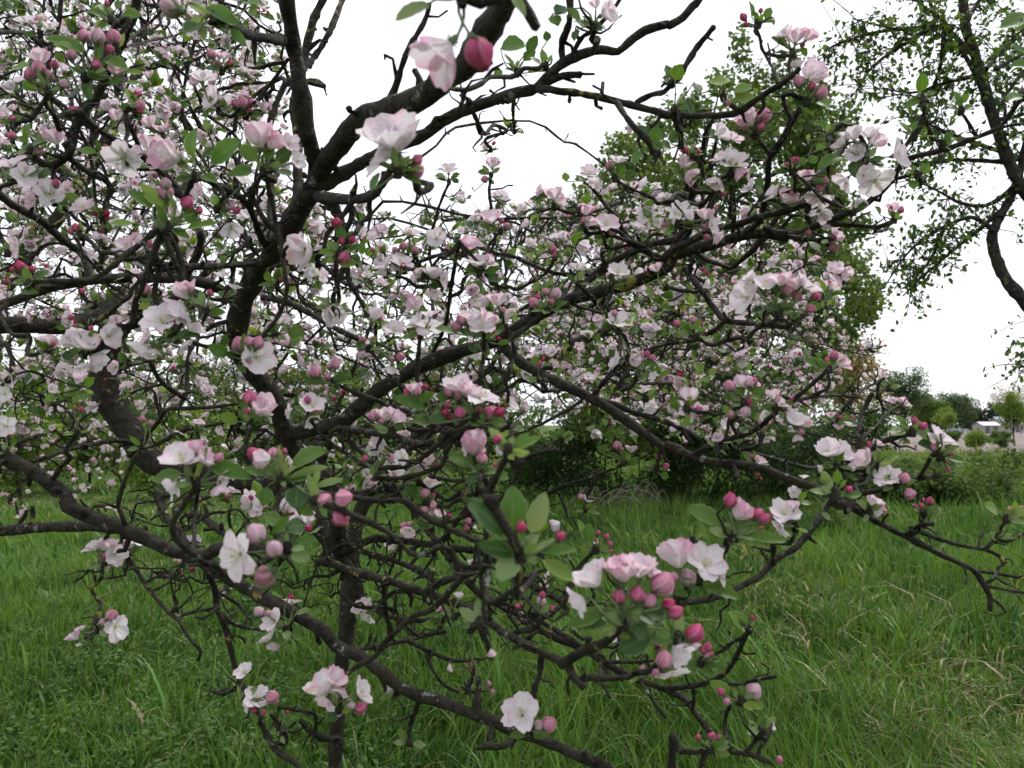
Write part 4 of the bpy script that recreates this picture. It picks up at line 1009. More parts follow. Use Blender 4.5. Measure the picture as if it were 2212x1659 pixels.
# flowers (f x y size facing open pink), buds (b x y size pink), leaves (l foot tip width tone) of the clusters one can tell apart
CLUSTERS = """
1 1.0 530 480|b 520 220 80 .6|b 610 225 100 .35|b 708 225 95 .6|b 680 305 60 .7|b 445 340 70 .6|b 600 400 60 .7|f 720 440 90 uc .4 .7|l 540 330 280 220 100 n|l 470 310 330 280 90 y|l 600 380 640 270 90 n|l 660 370 790 420 90 n|l 400 390 340 320 60 n|l 670 480 540 430 110 d|l 680 500 770 500 90 n|l 780 440 880 460 60 y|l 780 510 880 520 60 y|l 540 480 560 620 120 d
1 1.0 300 560|b 240 420 90 .6|b 185 470 80 .7|b 295 470 80 .4|b 340 400 60 .85|f 250 365 120 u .5 .3|b 395 520 60 .3|l 190 400 70 440 100 y|l 200 560 150 500 70 n|l 290 520 240 560 80 d|l 330 600 310 550 80 n|l 420 600 500 560 80 d
1 .8 1330 110|b 1060 40 160 .3|l 1280 40 1490 150 90 n|l 1250 150 1150 210 120 d|l 1250 140 1270 250 60 p|l 1300 130 1420 200 120 d|l 1440 180 1530 290 60 n|l 1500 20 1640 20 80 n|l 1560 40 1590 110 60 p|l 1300 90 1180 20 110 p
1 1.1 690 120|l 690 100 530 60 80 n|l 690 90 600 30 60 y|l 720 60 760 0 80 n|l 760 100 870 90 90 n|l 680 100 650 10 50 p|l 700 110 790 150 60 d|b 665 20 40 .9
1 .95 1210 1090|f 1030 970 190 lc .3 .35|l 1200 980 1205 790 125 n|l 1250 1000 1340 920 80 d|l 1310 1010 1500 870 150 n|l 1200 1090 1090 1140 80 n|l 1250 1090 1350 1130 70 n|l 1180 1050 1080 1000 50 p
1 .9 1640 1060|f 1610 840 170 u .25 .35|f 1710 885 120 ur .3 .7|f 1800 890 110 rc .7 .3|f 1850 1000 100 rc .8 .1|l 1600 1000 1490 900 90 n|l 1570 1060 1430 1080 80 n|l 1700 990 1640 930 90 n|l 1720 1000 1820 930 130 d|l 1740 1060 1810 1095 80 n|l 1650 1060 1600 1000 60 p
1 .95 1050 1410|b 1030 1195 105 .45|b 1030 1140 75 .3|l 1020 1290 870 1140 80 y|l 950 1290 800 1180 80 n|l 1090 1310 1070 1220 60 p|l 840 1390 670 1400 75 y|l 1170 1390 1220 1300 110 n|l 1170 1420 1350 1390 90 y|l 1050 1400 1110 1270 40 p|l 1060 1400 950 1370 70 d|l 1070 1420 1180 1480 60 n|b 1165 1260 90 .85|b 1240 1310 50 .9
1 1.25 830 1590|f 790 1530 150 uc .7 .3|f 840 1520 110 r .5 .6|b 920 1520 60 .8|l 830 1590 770 1560 50 n|l 840 1590 900 1600 60 n
1 1.1 1980 1640|f 1890 1560 200 lc .45 .25|l 1970 1630 1890 1540 60 y|l 1980 1640 2060 1620 60 n
2 1.05 60 1570|b 40 1385 75 1|b 70 1500 50 1|b 140 1490 50 1|l 80 1510 60 1400 70 n|l 100 1560 200 1530 70 n|l 30 1620 -40 1610 70 y|l 60 1640 170 1640 75 y|b 90 1600 75 .7|l 60 1560 -20 1500 60 p
1 1.3 1530 720|b 1460 650 60 .85|b 1510 640 90 .5|b 1560 640 60 .75|b 1555 685 35 1|f 1640 670 90 u .4 .6|l 1550 720 1640 710 60 y|l 1530 730 1440 700 50 n|l 1560 720 1600 760 40 n
1 1.3 1360 690|f 1260 490 130 u .6 .12|f 1330 620 160 cl .8 .1|f 1390 650 110 c .7 .2|f 1220 500 80 l .5 .4|l 1400 690 1360 600 60 n
1 1.2 1380 440|b 1315 335 65 .6|f 1390 350 70 uc .4 .5|b 1430 395 50 .85|b 1350 390 35 .9|l 1370 420 1270 420 70 d|l 1390 410 1300 380 50 n|l 1400 430 1490 390 50 n|f 1530 440 90 u .6 .1
1 1.35 1010 850|f 1010 800 105 uc .5 .7|f 930 770 90 u .5 .5|l 970 800 890 780 60 n|l 1040 800 1060 740 50 n
1 1.2 340 1260|f 310 1200 150 rc .7 .2|b 350 1140 60 .7|l 350 1240 490 1220 70 y|l 360 1260 430 1280 60 n|f 200 1250 80 c .5 .6
1 1.1 110 1100|f 70 1020 160 uc .7 .15|f 150 1090 130 rc .6 .1|b 125 1030 50 .7|l 170 1080 250 1060 80 d|l 240 1080 320 1080 80 d
1 1.15 190 930|l 170 900 180 760 85 n|l 200 900 270 870 110 n|l 180 880 110 850 70 y|b 75 845 60 .75|f 345 860 140 u .35 .6|b 240 940 70 .6|f 290 860 60 u .4 .6
1 1.3 640 1370|b 590 1325 35 1|b 665 1325 45 1|b 665 1355 40 1|f 520 1290 130 uc .7 .3|b 630 1430 35 .8|l 620 1380 700 1420 50 n
1 1.2 840 700|b 875 655 70 .6|b 870 690 40 .95|f 730 730 90 u .4 .6|l 820 690 750 650 60 d|l 850 700 880 750 50 n
1 1.15 800 1010|f 760 990 200 cd .85 .12|f 930 900 140 u .4 .6|f 840 960 110 uc .6 .4|l 780 980 900 1030 60 n
1 1.2 1350 1300|f 1235 1190 90 c .5 .3|b 1430 1275 75 .25|b 1475 1310 50 .9|f 1440 1420 120 cd .7 .15|l 1400 1330 1330 1370 60 n|f 1510 1130 110 uc .7 .15
1 1.2 650 980|l 600 950 480 930 70 y|l 700 990 590 950 60 y|l 690 940 630 910 50 n|b 650 920 50 .8
1 1.3 250 210|f 230 130 120 uc .6 .3|f 160 130 100 u .6 .2|f 310 170 110 u .7 .2|b 240 120 50 .6
1 1.2 500 1460|b 470 1415 60 .85|l 490 1470 520 1410 90 y|b 440 1440 40 .7|f 100 1530 110 lc .6 .4
1 1.3 80 780|b 75 740 50 .9|l 60 770 150 720 70 n|f 20 720 60 l .5 .7|b 465 690 70 .8|l 120 760 130 700 60 n
2 .58 820 -10|f 690 330 330 dl .42 .3|b 930 340 220 .85|l 620 20 400 110 130 p|l 1130 -40 1220 100 70 p|l 700 0 560 -30 90 d
2 .75 420 1070|f 405 860 340 uc .5 .05|f 350 950 330 lc .75 .05|b 540 1060 110 .6|b 545 990 70 .65|l 250 1190 310 1070 75 n|l 250 990 320 1000 60 d|l 460 1100 570 1140 50 n
2 1.1 1160 450|l 1060 300 1220 270 150 n|l 1230 330 1290 220 75 d|l 1200 380 1280 310 80 n|l 1230 450 1350 440 60 y|l 1070 480 1020 430 60 n|l 1350 260 1340 190 60 d|l 1160 440 1170 370 30 p|l 1150 440 1110 390 30 p|l 1190 480 1220 470 60 d
2 1.0 1640 170|f 1720 80 140 rc .5 .15|l 1620 190 1580 90 80 d|l 1600 130 1690 190 70 d|f 1650 30 70 u .4 .6|l 1560 120 1480 60 80 n|l 1540 180 1520 260 60 d|l 1460 40 1400 100 90 d|l 1380 90 1420 160 80 n
2 1.6 740 1130|f 735 1060 115 uc .75 .25|l 720 1100 650 1090 50 n|l 750 1100 810 1080 40 n|l 760 1110 800 1140 40 d
2 1.6 1000 1090|f 1010 1025 85 u .4 .6|b 960 1115 50 .6|l 970 1080 920 1060 50 n|l 990 1140 1020 1120 50 n|l 900 1190 880 1170 60 n
2 1.7 1000 930|f 975 905 60 lc .5 .3|b 1018 890 35 .8|l 1000 930 1040 930 40 n|l 990 930 960 940 30 n
2 1.7 1130 800|l 1120 800 1075 725 35 y|l 1130 800 1140 755 25 n|l 1150 815 1210 830 35 y|l 1120 800 1095 770 25 n
2 1.5 1060 1440|f 1000 1360 120 uc .5 .5|b 1065 1370 42 .7|b 1100 1405 48 .5|b 1035 1415 32 .7|l 1000 1420 930 1390 60 n|l 1050 1440 1120 1440 60 n|l 870 1420 850 1360 60 d
2 1.4 1390 1290|f 1310 1190 75 l .5 .3|f 1390 1210 120 u .35 .55|f 1420 1250 100 r .5 .5|l 1330 1240 1330 1180 70 n|l 1330 1250 1240 1230 60 n|l 1370 1340 1430 1330 60 y|l 1400 1280 1450 1270 50 n
2 1.25 1770 1110|b 1740 1030 60 .55|f 1790 1000 110 u .6 .15|f 1660 1130 110 ld .5 .2|l 1810 1100 1800 1010 75 n|l 1880 1020 1960 930 90 n|l 1830 1110 1910 1070 90 d|f 1710 1190 60 d .5 .1
2 1.5 1600 1130|f 1610 1075 105 uc .6 .5|l 1590 1120 1520 1110 50 n|l 1470 1130 1460 1070 50 y|l 1620 1130 1570 1140 40 d
2 1.4 1590 1420|f 1590 1310 100 u .35 .7|b 1575 1370 45 .6|f 1610 1380 70 cd .5 .5|l 1600 1420 1530 1410 50 n
2 1.4 1720 1460|f 1720 1390 130 uc .6 .45|b 1745 1440 45 .7|l 1700 1460 1640 1480 50 n|l 1750 1470 1720 1620 50 d
2 1.2 2180 1400|f 2170 1330 140 cl .9 .05|b 2110 1390 50 .6|l 2200 1370 2230 1310 50 n
2 1.15 2120 520|l 2130 500 2090 400 90 n|l 2150 480 2200 400 110 y|l 2120 510 2070 480 60 n|l 1990 870 2080 800 90 n|l 2100 870 2200 830 100 n|l 2000 920 2110 900 70 y|l 1920 840 1980 800 120 d|f 1870 800 60 l .5 .3
2 1.4 480 1600|b 455 1530 60 .6|b 405 1555 48 .6|b 525 1555 60 .6|b 320 1545 36 .7|b 265 1555 36 .7|f 400 1620 120 uc .6 .2|f 330 1650 120 lc .7 .1|f 440 1640 120 rc .75 .15|l 470 1620 530 1640 50 n
2 1.4 830 1580|f 860 1530 110 uc .4 .7|b 840 1540 60 .6|b 730 1555 48 .7|l 720 1610 690 1570 70 d|f 660 1480 110 c .7 .1|f 515 1450 100 u .6 .3|f 260 1470 60 c .6 .4
2 1.3 1400 1600|b 1385 1550 55 .75|b 1390 1590 40 .8|l 1400 1600 1450 1580 40 n|f 1240 1510 50 c .5 .05|l 1200 1560 1160 1530 60 y|l 1220 1580 1280 1600 50 y
3 1.1 555 150|b 465 105 55 .8|b 575 65 35 .9|b 480 150 35 .9|l 520 110 510 0 60 n|l 600 120 640 40 55 n|l 640 100 655 160 40 y|l 560 150 530 60 40 n|l 545 150 520 130 40 d
3 1.1 770 330|f 720 215 120 ul .6 .1|f 790 240 110 u .35 .6|f 870 230 100 ur .4 .65|b 835 275 38 1|l 740 290 640 225 70 n|l 830 340 865 300 70 n|l 690 390 720 330 80 n|l 670 330 640 310 40 d|l 760 350 800 420 50 n|f 800 410 80 u .4 .05
3 1.0 860 630|f 900 460 150 ur .3 .4|b 810 505 80 .6|b 890 535 55 .8|b 950 575 90 .55|l 900 620 1005 650 85 y|l 780 640 830 600 80 d|l 720 560 770 600 90 d|l 850 640 760 640 70 d|l 940 540 960 490 40 n
3 1.05 340 600|l 250 510 390 500 90 y|l 400 560 520 540 80 y|l 410 610 530 600 100 y|l 360 580 410 550 70 n|l 110 620 140 720 60 d|l 40 500 80 400 100 n|l 160 510 200 580 80 d|l 320 480 270 410 60 n|l 300 600 290 520 30 p|l 330 600 360 530 30 p|l 210 640 290 640 60 n|b 370 640 50 .5
3 1.1 540 840|b 590 720 110 .5|f 490 740 120 ul .25 .5|b 470 800 60 .6|b 575 790 60 .65|l 600 810 670 790 60 n|l 500 830 430 820 60 d|l 560 840 500 880 60 d
3 1.15 80 900|l 10 870 120 850 80 n|l 20 920 -60 900 80 n|f 320 830 100 ur .5 .15|f 400 860 110 ur .6 .3|l 280 860 260 800 80 n|l 330 900 370 880 80 d
3 1.1 390 1080|f 395 1010 180 uc .8 .08|f 330 980 130 lu .6 .05|f 440 1070 100 rd .4 .7|f 300 1130 100 ld .5 .05|l 470 1070 560 1060 60 y|l 350 1080 300 1070 60 d|f 490 1100 60 r .6 .1
3 1.2 120 1140|f 100 1020 100 uc .5 .3|f 130 1090 110 rd .4 .6|l 60 1100 20 1040 60 n|l 160 1060 240 1100 60 d
3 1.15 890 1160|f 850 1110 110 u .45 .55|b 965 1125 75 .5|b 935 1175 55 .75|f 950 1240 120 cd .6 .1|f 900 1220 90 ld .5 .05|l 1000 1150 1050 1130 60 n|l 860 1180 780 1160 50 n
3 1.1 1230 1000|f 1080 890 130 lu .6 .1|f 1150 840 120 u .55 .15|f 1240 840 130 u .6 .15|f 1285 885 110 ru .4 .45|f 1425 965 180 rc .75 .08|f 1290 1130 200 dc .85 .02|f 1100 1120 140 ld .7 .08|f 1220 1090 120 c .6 .02|f 1170 950 110 lc .5 .1|f 1190 1250 90 d .4 .1|l 1170 1000 1160 1110 100 d|l 1080 970 930 1040 90 n|l 1330 1010 1240 1010 60 d|l 1060 1150 1020 1180 60 n
3 1.15 720 1290|f 740 1240 140 uc .5 .4|b 765 1205 42 .65|f 640 1220 140 lu .7 .1|f 510 1170 100 lu .6 .03|l 630 1270 680 1290 60 n|l 540 1110 590 1160 60 n
3 1.15 60 1390|f 65 1330 145 cu .9 .04|f 120 1340 80 r .5 .2|b 80 1390 50 .6|f 230 1340 110 u .35 .6|f 265 1400 120 rc .6 .2|b 230 1405 65 .6|b 240 1475 45 .75|f 300 1470 80 rd .5 .3|l 40 1430 0 1400 50 n
3 1.35 1400 1370|f 1400 1300 75 uc .5 .5|b 1385 1290 32 .9|b 1445 1305 48 .75|l 1320 1340 1290 1280 50 n|l 1360 1410 1400 1450 75 n|l 1420 1370 1460 1340 40 p
3 1.3 1010 1500|f 1040 1470 95 ur .5 .4|f 990 1420 65 u .5 .2|b 1030 1535 65 .6|b 1030 1470 50 .75
3 1.2 870 1380|f 870 1335 120 uc .6 .25|f 960 1330 100 rd .5 .2|b 870 1450 45 .7|l 830 1430 780 1350 80 n|l 870 1500 950 1560 60 d
3 1.1 1000 850|l 1000 850 945 745 75 n|l 1060 720 1050 690 50 n|l 1090 750 1140 735 30 n|l 1080 760 1150 765 30 n|l 870 1010 930 975 60 n|l 920 940 980 890 60 y|l 860 870 880 830 30 p
3 1.1 1580 610|l 1575 570 1580 450 75 n|l 1600 600 1670 565 50 n|l 1570 600 1540 540 30 p
3 1.1 1530 850|l 1520 830 1440 760 60 y|l 1540 840 1620 805 50 y|l 1520 820 1540 745 40 n
3 1.1 1820 690|l 1800 650 1750 620 40 p|l 1820 650 1870 570 45 n|l 1800 640 1770 600 30 n
3 1.1 1700 900|l 1710 890 1780 810 40 n|l 1720 890 1740 810 30 n|l 1930 850 1960 800 30 p
3 1.1 1545 1085|l 1550 1090 1510 1030 80 n|l 1590 1090 1620 1020 50 y|l 1520 1120 1530 1180 60 y|l 1500 1080 1470 1080 40 n
3 1.0 2230 600|l 2212 600 2100 615 90 n|l 2260 400 2135 400 60 n|l 2240 90 2060 180 100 n|l 2240 340 2140 285 60 n|l 2200 110 2170 200 60 p
3 1.15 770 1060|b 780 1000 52 .9|b 735 1025 36 .9|b 800 990 36 .9|l 800 1020 870 990 60 n|l 740 1070 660 1070 50 n|l 770 1090 770 1160 40 y
3 1.2 150 970|b 100 930 52 .8|b 155 915 36 .7|b 187 942 32 .9|b 345 1210 38 .9|b 285 1300 40 .75|l 140 980 150 910 70 n|l 300 1310 360 1290 60 d
4 1.0 180 190|b 120 75 75 1|b 75 97 42 1|b 200 92 42 1|b 165 95 52 .95|b 42 172 42 1|l 210 175 305 110 85 n|l 130 230 235 240 50 n|l 170 190 140 120 30 p|l 160 190 90 160 30 p|l 180 190 190 120 30 p|b 285 72 30 .95
4 1.4 800 140|f 800 105 125 u .9 .3|f 750 90 50 l .6 .4|f 1385 135 95 u .8 .1
4 1.35 900 250|b 903 213 75 .5|f 860 200 80 l .5 .05|f 840 265 80 ld .7 .02|l 620 250 570 245 50 n|b 510 230 40 .85
4 1.0 1280 340|f 1150 230 130 u .28 .45|b 1170 215 80 .55|f 1130 330 190 ld .6 .06|f 1110 380 130 d .6 .03|l 1220 420 1150 400 70 d|l 1300 370 1400 360 60 n|l 1270 330 1340 310 30 p|b 1305 237 40 .8|l 1250 340 1200 300 40 n
4 1.0 1060 520|f 1010 410 210 cu .8 .15|f 920 510 150 cl .7 .15|f 890 570 160 ld .75 .05|f 1190 460 170 ru .7 .2|f 1150 560 120 rd .6 .05|f 960 600 100 d .6 .05|l 1080 500 1245 510 80 n|l 1060 530 1140 560 60 d|l 1030 520 990 560 50 d
4 1.1 520 620|f 540 560 150 uc .5 .25|f 460 540 130 lu .5 .25|f 595 650 130 rd .5 .2|f 680 510 140 rc .6 .15|f 520 690 120 d .6 .1|f 420 690 90 ld .6 .05|b 567 460 36 .8|f 480 480 70 u .6 .2|l 460 640 380 630 70 d|l 590 520 570 470 60 n|l 540 640 510 650 60 d
4 1.2 310 600|f 295 540 100 u .4 .4|b 330 560 35 .8|b 440 392 40 .9|b 465 420 30 1|b 465 450 26 1|l 290 610 250 590 60 y
4 1.0 1540 640|b 1490 560 105 .4|b 1545 540 65 .5|b 1605 550 85 .5|f 1600 640 190 rc .8 .1|b 1535 670 70 .5|l 1420 630 1290 570 80 n|l 1480 690 1530 745 50 n|l 1400 580 1390 505 60 d|l 1460 640 1400 620 50 d
4 1.0 1560 1060|b 1555 890 95 .75|b 1530 980 55 .85|f 1650 960 140 uc .22 .3|l 1480 1045 1365 1000 70 y|l 1500 1075 1580 1070 40 n|l 1540 1040 1480 960 50 n|l 1570 1060 1620 1000 60 n|l 1560 1110 1610 1070 50 d
4 1.2 1920 1010|f 1945 940 140 uc .7 .15|b 1915 905 48 .7|b 1965 990 60 .85|f 1930 1030 110 rd .6 .1|f 1800 980 80 l .6 .05|l 1890 960 1885 900 40 n
4 1.1 2070 800|b 1965 735 75 .6|b 1930 740 60 .3|b 2085 685 65 .55|b 2050 700 50 .55|b 2040 760 48 .6|l 2030 795 1885 795 50 n|l 2080 780 2160 740 60 n|l 2085 805 2170 795 40 n|b 2135 855 28 1|b 2080 900 32 .95|b 2120 875 28 1|l 2060 900 2030 900 40 n
4 1.2 1720 500|f 1740 420 120 u .6 .1|l 1700 500 1690 420 80 d|l 1790 490 1885 485 100 n|l 1720 510 1640 500 60 n|l 1720 520 1760 510 70 n|f 2060 380 130 lc .8 .08
4 1.2 1720 190|l 1680 180 1660 100 60 y|l 1750 230 1845 215 90 y|l 1690 150 1790 100 70 y|b 1750 150 42 .9|b 1720 115 28 .9|l 1700 200 1680 240 50 n|f 1460 210 80 u .6 .05
4 1.3 800 680|f 790 635 80 u .6 .4|f 850 635 80 u .6 .4|f 712 705 70 c .5 .3|l 820 660 760 680 40 n|b 655 780 26 .9|b 505 965 36 .9|b 465 955 30 .9|l 450 970 430 920 50 n|b 885 1025 42 .5|b 935 1050 36 .6
4 1.15 60 780|f 60 770 110 lc .6 .15|f 100 720 50 u .4 .6|f 25 870 90 c .8 .05|f 40 1070 110 c .7 .08|l 150 770 200 760 60 d
4 .8 1230 1430|f 1130 1270 220 uc .75 .12|f 1265 1265 130 ur .35 .55|f 1080 1430 120 ld .5 .1|f 1375 1400 140 rd .6 .08|f 1370 1460 110 d .4 .55|b 1360 1265 65 .45|f 1220 1200 80 u .3 1|l 1130 1370 945 1410 100 n|l 1110 1455 955 1455 80 d|l 1290 1310 1570 1390 100 n|l 1310 1470 1410 1500 80 n|l 1220 1420 1300 1190 50 p
4 .8 1750 1400|b 1575 1240 85 .85|f 1640 1275 110 l .3 .6|b 1700 1235 70 .5|b 1770 1225 40 .9|l 1810 1330 2025 1210 150 n|l 1810 1395 2050 1330 70 p|l 1790 1410 1925 1390 60 n|l 1650 1370 1530 1330 80 n|l 1660 1450 1640 1570 90 n|l 1740 1370 1735 1190 45 p|l 1760 1370 1790 1270 35 p|l 1720 1380 1680 1330 50 n
4 .78 1960 1530|b 2020 1530 105 .5|b 2140 1520 120 .4|b 2120 1640 120 .75|b 2110 1590 60 .75|l 1850 1450 1840 1590 140 d|l 1930 1460 1920 1520 90 d|l 1950 1440 1995 1340 45 p|l 1960 1450 2140 1405 50 p|l 1930 1560 1870 1620 120 n
7 .75 1790 290|f 1480 330 270 cl .9 .12|b 1595 200 140 .35|b 1705 295 120 .25|b 1645 470 150 .5|l 1800 90 1690 210 60 n|l 1900 150 1780 160 110 d|l 1730 240 1880 230 80 d|l 1800 300 1935 370 95 p|l 1750 120 1640 100 90 n
7 1.35 650 390|f 590 290 130 lu .6 .12|f 640 280 100 u .5 .2|f 715 330 120 cr .75 .12|f 690 270 80 u .5 .3|b 640 345 42 .7|b 670 422 44 .6|l 620 390 560 390 40 d|l 690 390 740 390 40 n|l 600 290 560 270 40 y
7 1.4 800 320|f 855 250 95 ru .7 .2|f 805 265 75 l .3 .5|b 890 270 30 .8|f 1125 368 80 ur .35 .55|b 1090 375 42 .45|b 1130 452 28 1|l 1110 420 1160 400 50 n|f 690 40 60 u .6 .3|f 725 60 40 u .6 .05
7 1.3 610 800|f 720 785 150 cr .85 .15|b 695 705 75 .4|b 635 748 48 .2|l 610 790 570 820 60 d|f 465 840 95 lu .4 .55|f 510 790 45 u .5 .4|f 490 885 40 d .6 .05
7 1.2 1780 790|b 1610 685 70 .3|b 1665 695 42 .6|f 1700 745 140 cu .7 .02|f 1670 850 130 lu .6 .12|f 1700 890 70 d .5 .5|l 1620 720 1560 720 60 d|l 1810 820 1900 830 80 n|l 1840 700 1930 670 40 p|b 1815 595 32 1|b 1800 580 24 1
7 1.3 1520 1230|f 1520 1060 110 uc .7 .25|f 1600 1230 150 uc .6 .06|f 1540 1275 70 l .6 .05|b 1695 1215 85 .4|b 1715 1245 42 .6|b 1580 1300 44 .9|b 1642 1315 38 .9|l 1660 1290 1700 1270 40 n|l 1610 1340 1560 1360 60 n|l 1730 1330 1760 1340 50 n|b 1790 1310 30 .9|l 1800 1345 1850 1345 30 y
7 .9 2110 1290|f 2010 1160 190 lu .55 .2|f 2090 1210 210 cd .6 .3|f 2080 1110 140 ur .4 .45|l 2120 1290 2200 1285 60 y|f 2240 1190 170 ru .7 .25|b 2245 1285 80 .65|l 2090 1310 2040 1380 80 d
8 .95 1240 1440|f 1190 1320 210 cu .65 .2|f 1130 1350 120 l .6 .08|b 1365 1385 105 .45|b 1300 1390 70 .3|l 1240 1440 1210 1480 60 n|l 1260 1440 1320 1455 50 n
8 .6 1180 330|k 1000 0 110|l 1090 200 850 -20 170 d|l 1160 330 1050 500 150 p|l 1320 370 1530 490 90 y|l 1300 310 1540 300 70 n|b 1190 160 75 1|b 1435 215 65 1|l 1130 180 1140 -100 175 n|l 1250 200 1340 -60 120 p|l 1180 320 900 270 110 d|l 1190 330 1250 220 40 p|l 1200 330 1420 230 40 p|l 1190 340 1130 220 50 p|l 1210 340 1300 380 50 p
5 .62 1110 1230|k 1150 1290 105|l 1090 1180 985 1080 60 p|l 1150 1200 1240 1110 55 n|l 1080 1190 1010 1130 50 p|b 1040 1150 60 .95|l 1100 1210 1060 1150 60 p|l 1120 1210 1140 1130 50 p
5 .9 940 1370|f 900 1190 165 uc .25 .65|f 850 1220 80 l .6 .2|b 945 1270 75 .5|b 1028 1312 34 .9|l 890 1320 735 1240 110 n|l 920 1360 990 1300 85 n|l 1010 1360 1115 1395 60 n|l 900 1370 860 1440 70 d|l 940 1380 920 1450 40 d|l 970 1370 1050 1340 30 p
8 .7 1830 760|f 1630 480 230 lu .35 .25|f 1560 610 190 ld .7 .1|f 1820 430 170 u .3 .55|f 1920 420 200 u .38 .3|f 2010 450 120 ur .4 .5|f 1750 420 110 u .35 .4|b 2070 510 165 .55|b 1795 590 95 .7|b 1910 575 100 .75|b 1990 615 95 .45|b 2105 640 85 .95|b 2150 690 100 .8|l 1770 690 1540 780 130 d|l 1900 700 2095 720 140 d|l 1690 700 1470 770 90 n|l 2000 830 1790 930 170 d|l 1900 760 1960 860 110 d|l 2080 790 2060 870 90 n|l 1860 820 1810 850 60 y|l 1760 780 1720 840 50 p|l 1790 780 1660 830 40 p|l 1840 660 1740 640 70 d
9 .72 60 850|b 165 820 130 .8|f 60 930 170 rc .35 .1|l 60 850 20 790 60 n
9 .85 190 490|f 50 330 190 u .3 .4|f 235 380 230 uc .7 .2|b 262 450 80 .75|b 120 475 120 .2|b 30 470 70 .4|l 220 530 455 600 90 n|l 150 370 200 300 70 d|l 120 560 40 580 80 n|f 330 480 110 r .8 .1
8 .85 2060 980|f 2120 1070 200 cd .85 .04|b 2075 980 120 .45|b 2020 1060 80 .4|b 2040 900 52 .8|b 2030 880 40 .7
9 1.0 200 1000|f 160 910 75 u .4 .3|b 245 905 65 .8|b 215 925 48 .9|b 250 965 58 .55|b 270 950 32 .7|l 180 1010 90 1070 100 n|l 190 1000 275 1070 70 n|l 180 990 160 1010 50 n
9 1.0 450 1240|b 530 1180 110 .35|b 325 1185 55 .8|b 360 1245 52 .55|l 390 1200 260 1120 80 y|l 430 1250 400 1160 70 d|l 480 1240 600 1280 60 y|l 470 1260 390 1280 60 n|l 440 1250 480 1160 50 n|l 450 1260 500 1310 50 n
9 1.1 500 800|l 490 780 370 690 100 y|l 540 800 630 770 60 n|b 522 725 34 1|l 500 790 540 740 30 p|l 510 800 560 810 40 n
9 1.05 580 1420|l 560 1390 610 1350 60 n|f 640 1390 60 r .4 .2|l 540 1410 520 1380 30 n|b 690 1610 50 .7
9 1.0 260 1540|b 185 1465 38 .9|b 270 1460 55 .8|b 315 1465 38 .85|l 200 1530 100 1490 50 n|l 290 1550 390 1580 50 y|l 250 1530 230 1480 25 p|l 270 1530 320 1490 25 p|l 290 1520 380 1500 30 p
9 .85 400 220|b 385 -10 100 .8|f 455 65 140 ur .3 .7|b 555 80 90 .85|b 600 105 80 .9|l 330 130 110 30 110 n|l 460 160 400 90 100 n|l 430 210 340 130 50 p|l 480 205 740 250 65 n|l 430 210 520 220 50 n|l 410 200 420 100 30 p|b 578 165 30 .9
9 1.0 790 160|f 720 70 170 uc .75 .04|f 700 150 120 ld .6 .05|f 780 30 70 u .5 .3|b 762 105 44 .6|l 830 170 880 100 90 d|l 800 110 840 50 70 d|f 720 190 80 d .6 .05
9 1.1 2100 110|l 2060 80 1970 10 80 y|l 2130 90 2160 0 90 y|l 2190 80 2250 40 80 y|b 2120 45 32 .6|b 2190 40 34 .6|l 2100 100 2010 105 60 n|l 2060 250 2140 200 70 p|l 2050 240 2010 190 60 p
6 .82 1030 1490|k 1040 1530 110|l 1000 1450 955 1350 50 p|l 1050 1430 1050 1340 60 n|l 1100 1510 1205 1490 50 n|l 1000 1460 970 1390 40 p|b 1125 1465 52 1|l 950 1610 1010 1660 50 p|l 1070 1450 1110 1410 40 y
6 .95 690 360|f 480 270 190 lc .7 .04|f 600 190 190 cu .75 .12|f 700 165 130 u .35 .45|f 860 200 160 ru .7 .1|f 790 190 120 u .5 .3|b 740 220 100 .45|b 805 265 65 .9|b 920 263 65 .8|b 885 340 60 .65|f 570 290 90 d .6 .05|l 720 280 650 210 80 d|l 640 330 790 320 50 n|l 600 340 510 370 60 d|l 800 350 780 410 60 n|f 510 150 90 lu .5 .03
6 1.15 150 500|b 155 407 48 .6|b 50 432 46 .7|l 150 500 40 400 50 n|l 160 490 110 430 40 n|l 100 510 30 490 60 n|l 180 490 235 460 50 y|l 190 510 250 540 40 y|b 208 432 26 .9|b 220 485 26 .9
6 1.05 470 930|b 380 820 75 .5|f 465 800 100 u .25 .5|b 530 795 65 .7|b 500 800 60 .35|b 385 1000 60 .6|b 480 985 75 .25|l 470 880 420 830 75 n|l 500 845 610 860 55 n|l 490 885 585 905 60 y|l 390 960 340 980 70 y|l 420 890 320 890 50 n|l 440 1080 500 1110 60 d|b 505 915 40 1|l 520 950 550 990 60 d
6 1.1 670 960|f 650 880 95 u .35 .4|f 700 930 90 ru .5 .4|b 665 940 34 .9|b 770 900 26 .9|l 660 970 580 940 50 n|f 770 1030 110 uc .5 .25|f 840 1050 100 ru .35 .5|b 825 1105 50 .6|f 800 1140 70 d .4 .5|l 790 1000 870 985 50 n
6 1.15 110 960|f 130 890 110 uc .5 .35|b 150 962 44 .5|b 190 965 52 .7|l 80 950 20 920 50 n|l 40 970 30 900 60 n|l 110 1010 60 1020 50 n|f 80 990 60 d .5 .3|f 305 1140 60 c .4 .4
6 1.15 1000 720|b 1033 632 65 .7|b 985 655 34 .7|f 1075 680 100 ru .5 .55|b 1060 730 50 .6|l 960 700 835 655 70 n|l 970 700 900 720 40 n|l 1010 700 1040 640 40 n
6 1.0 1040 1320|f 990 1225 140 uc .5 .15|f 1080 1240 130 rc .55 .12|l 1010 1310 920 1240 60 d|l 1050 1300 1030 1260 60 n|f 1130 1320 60 r .5 .03|f 950 1330 50 ld .5 .05|l 940 1310 900 1290 50 d
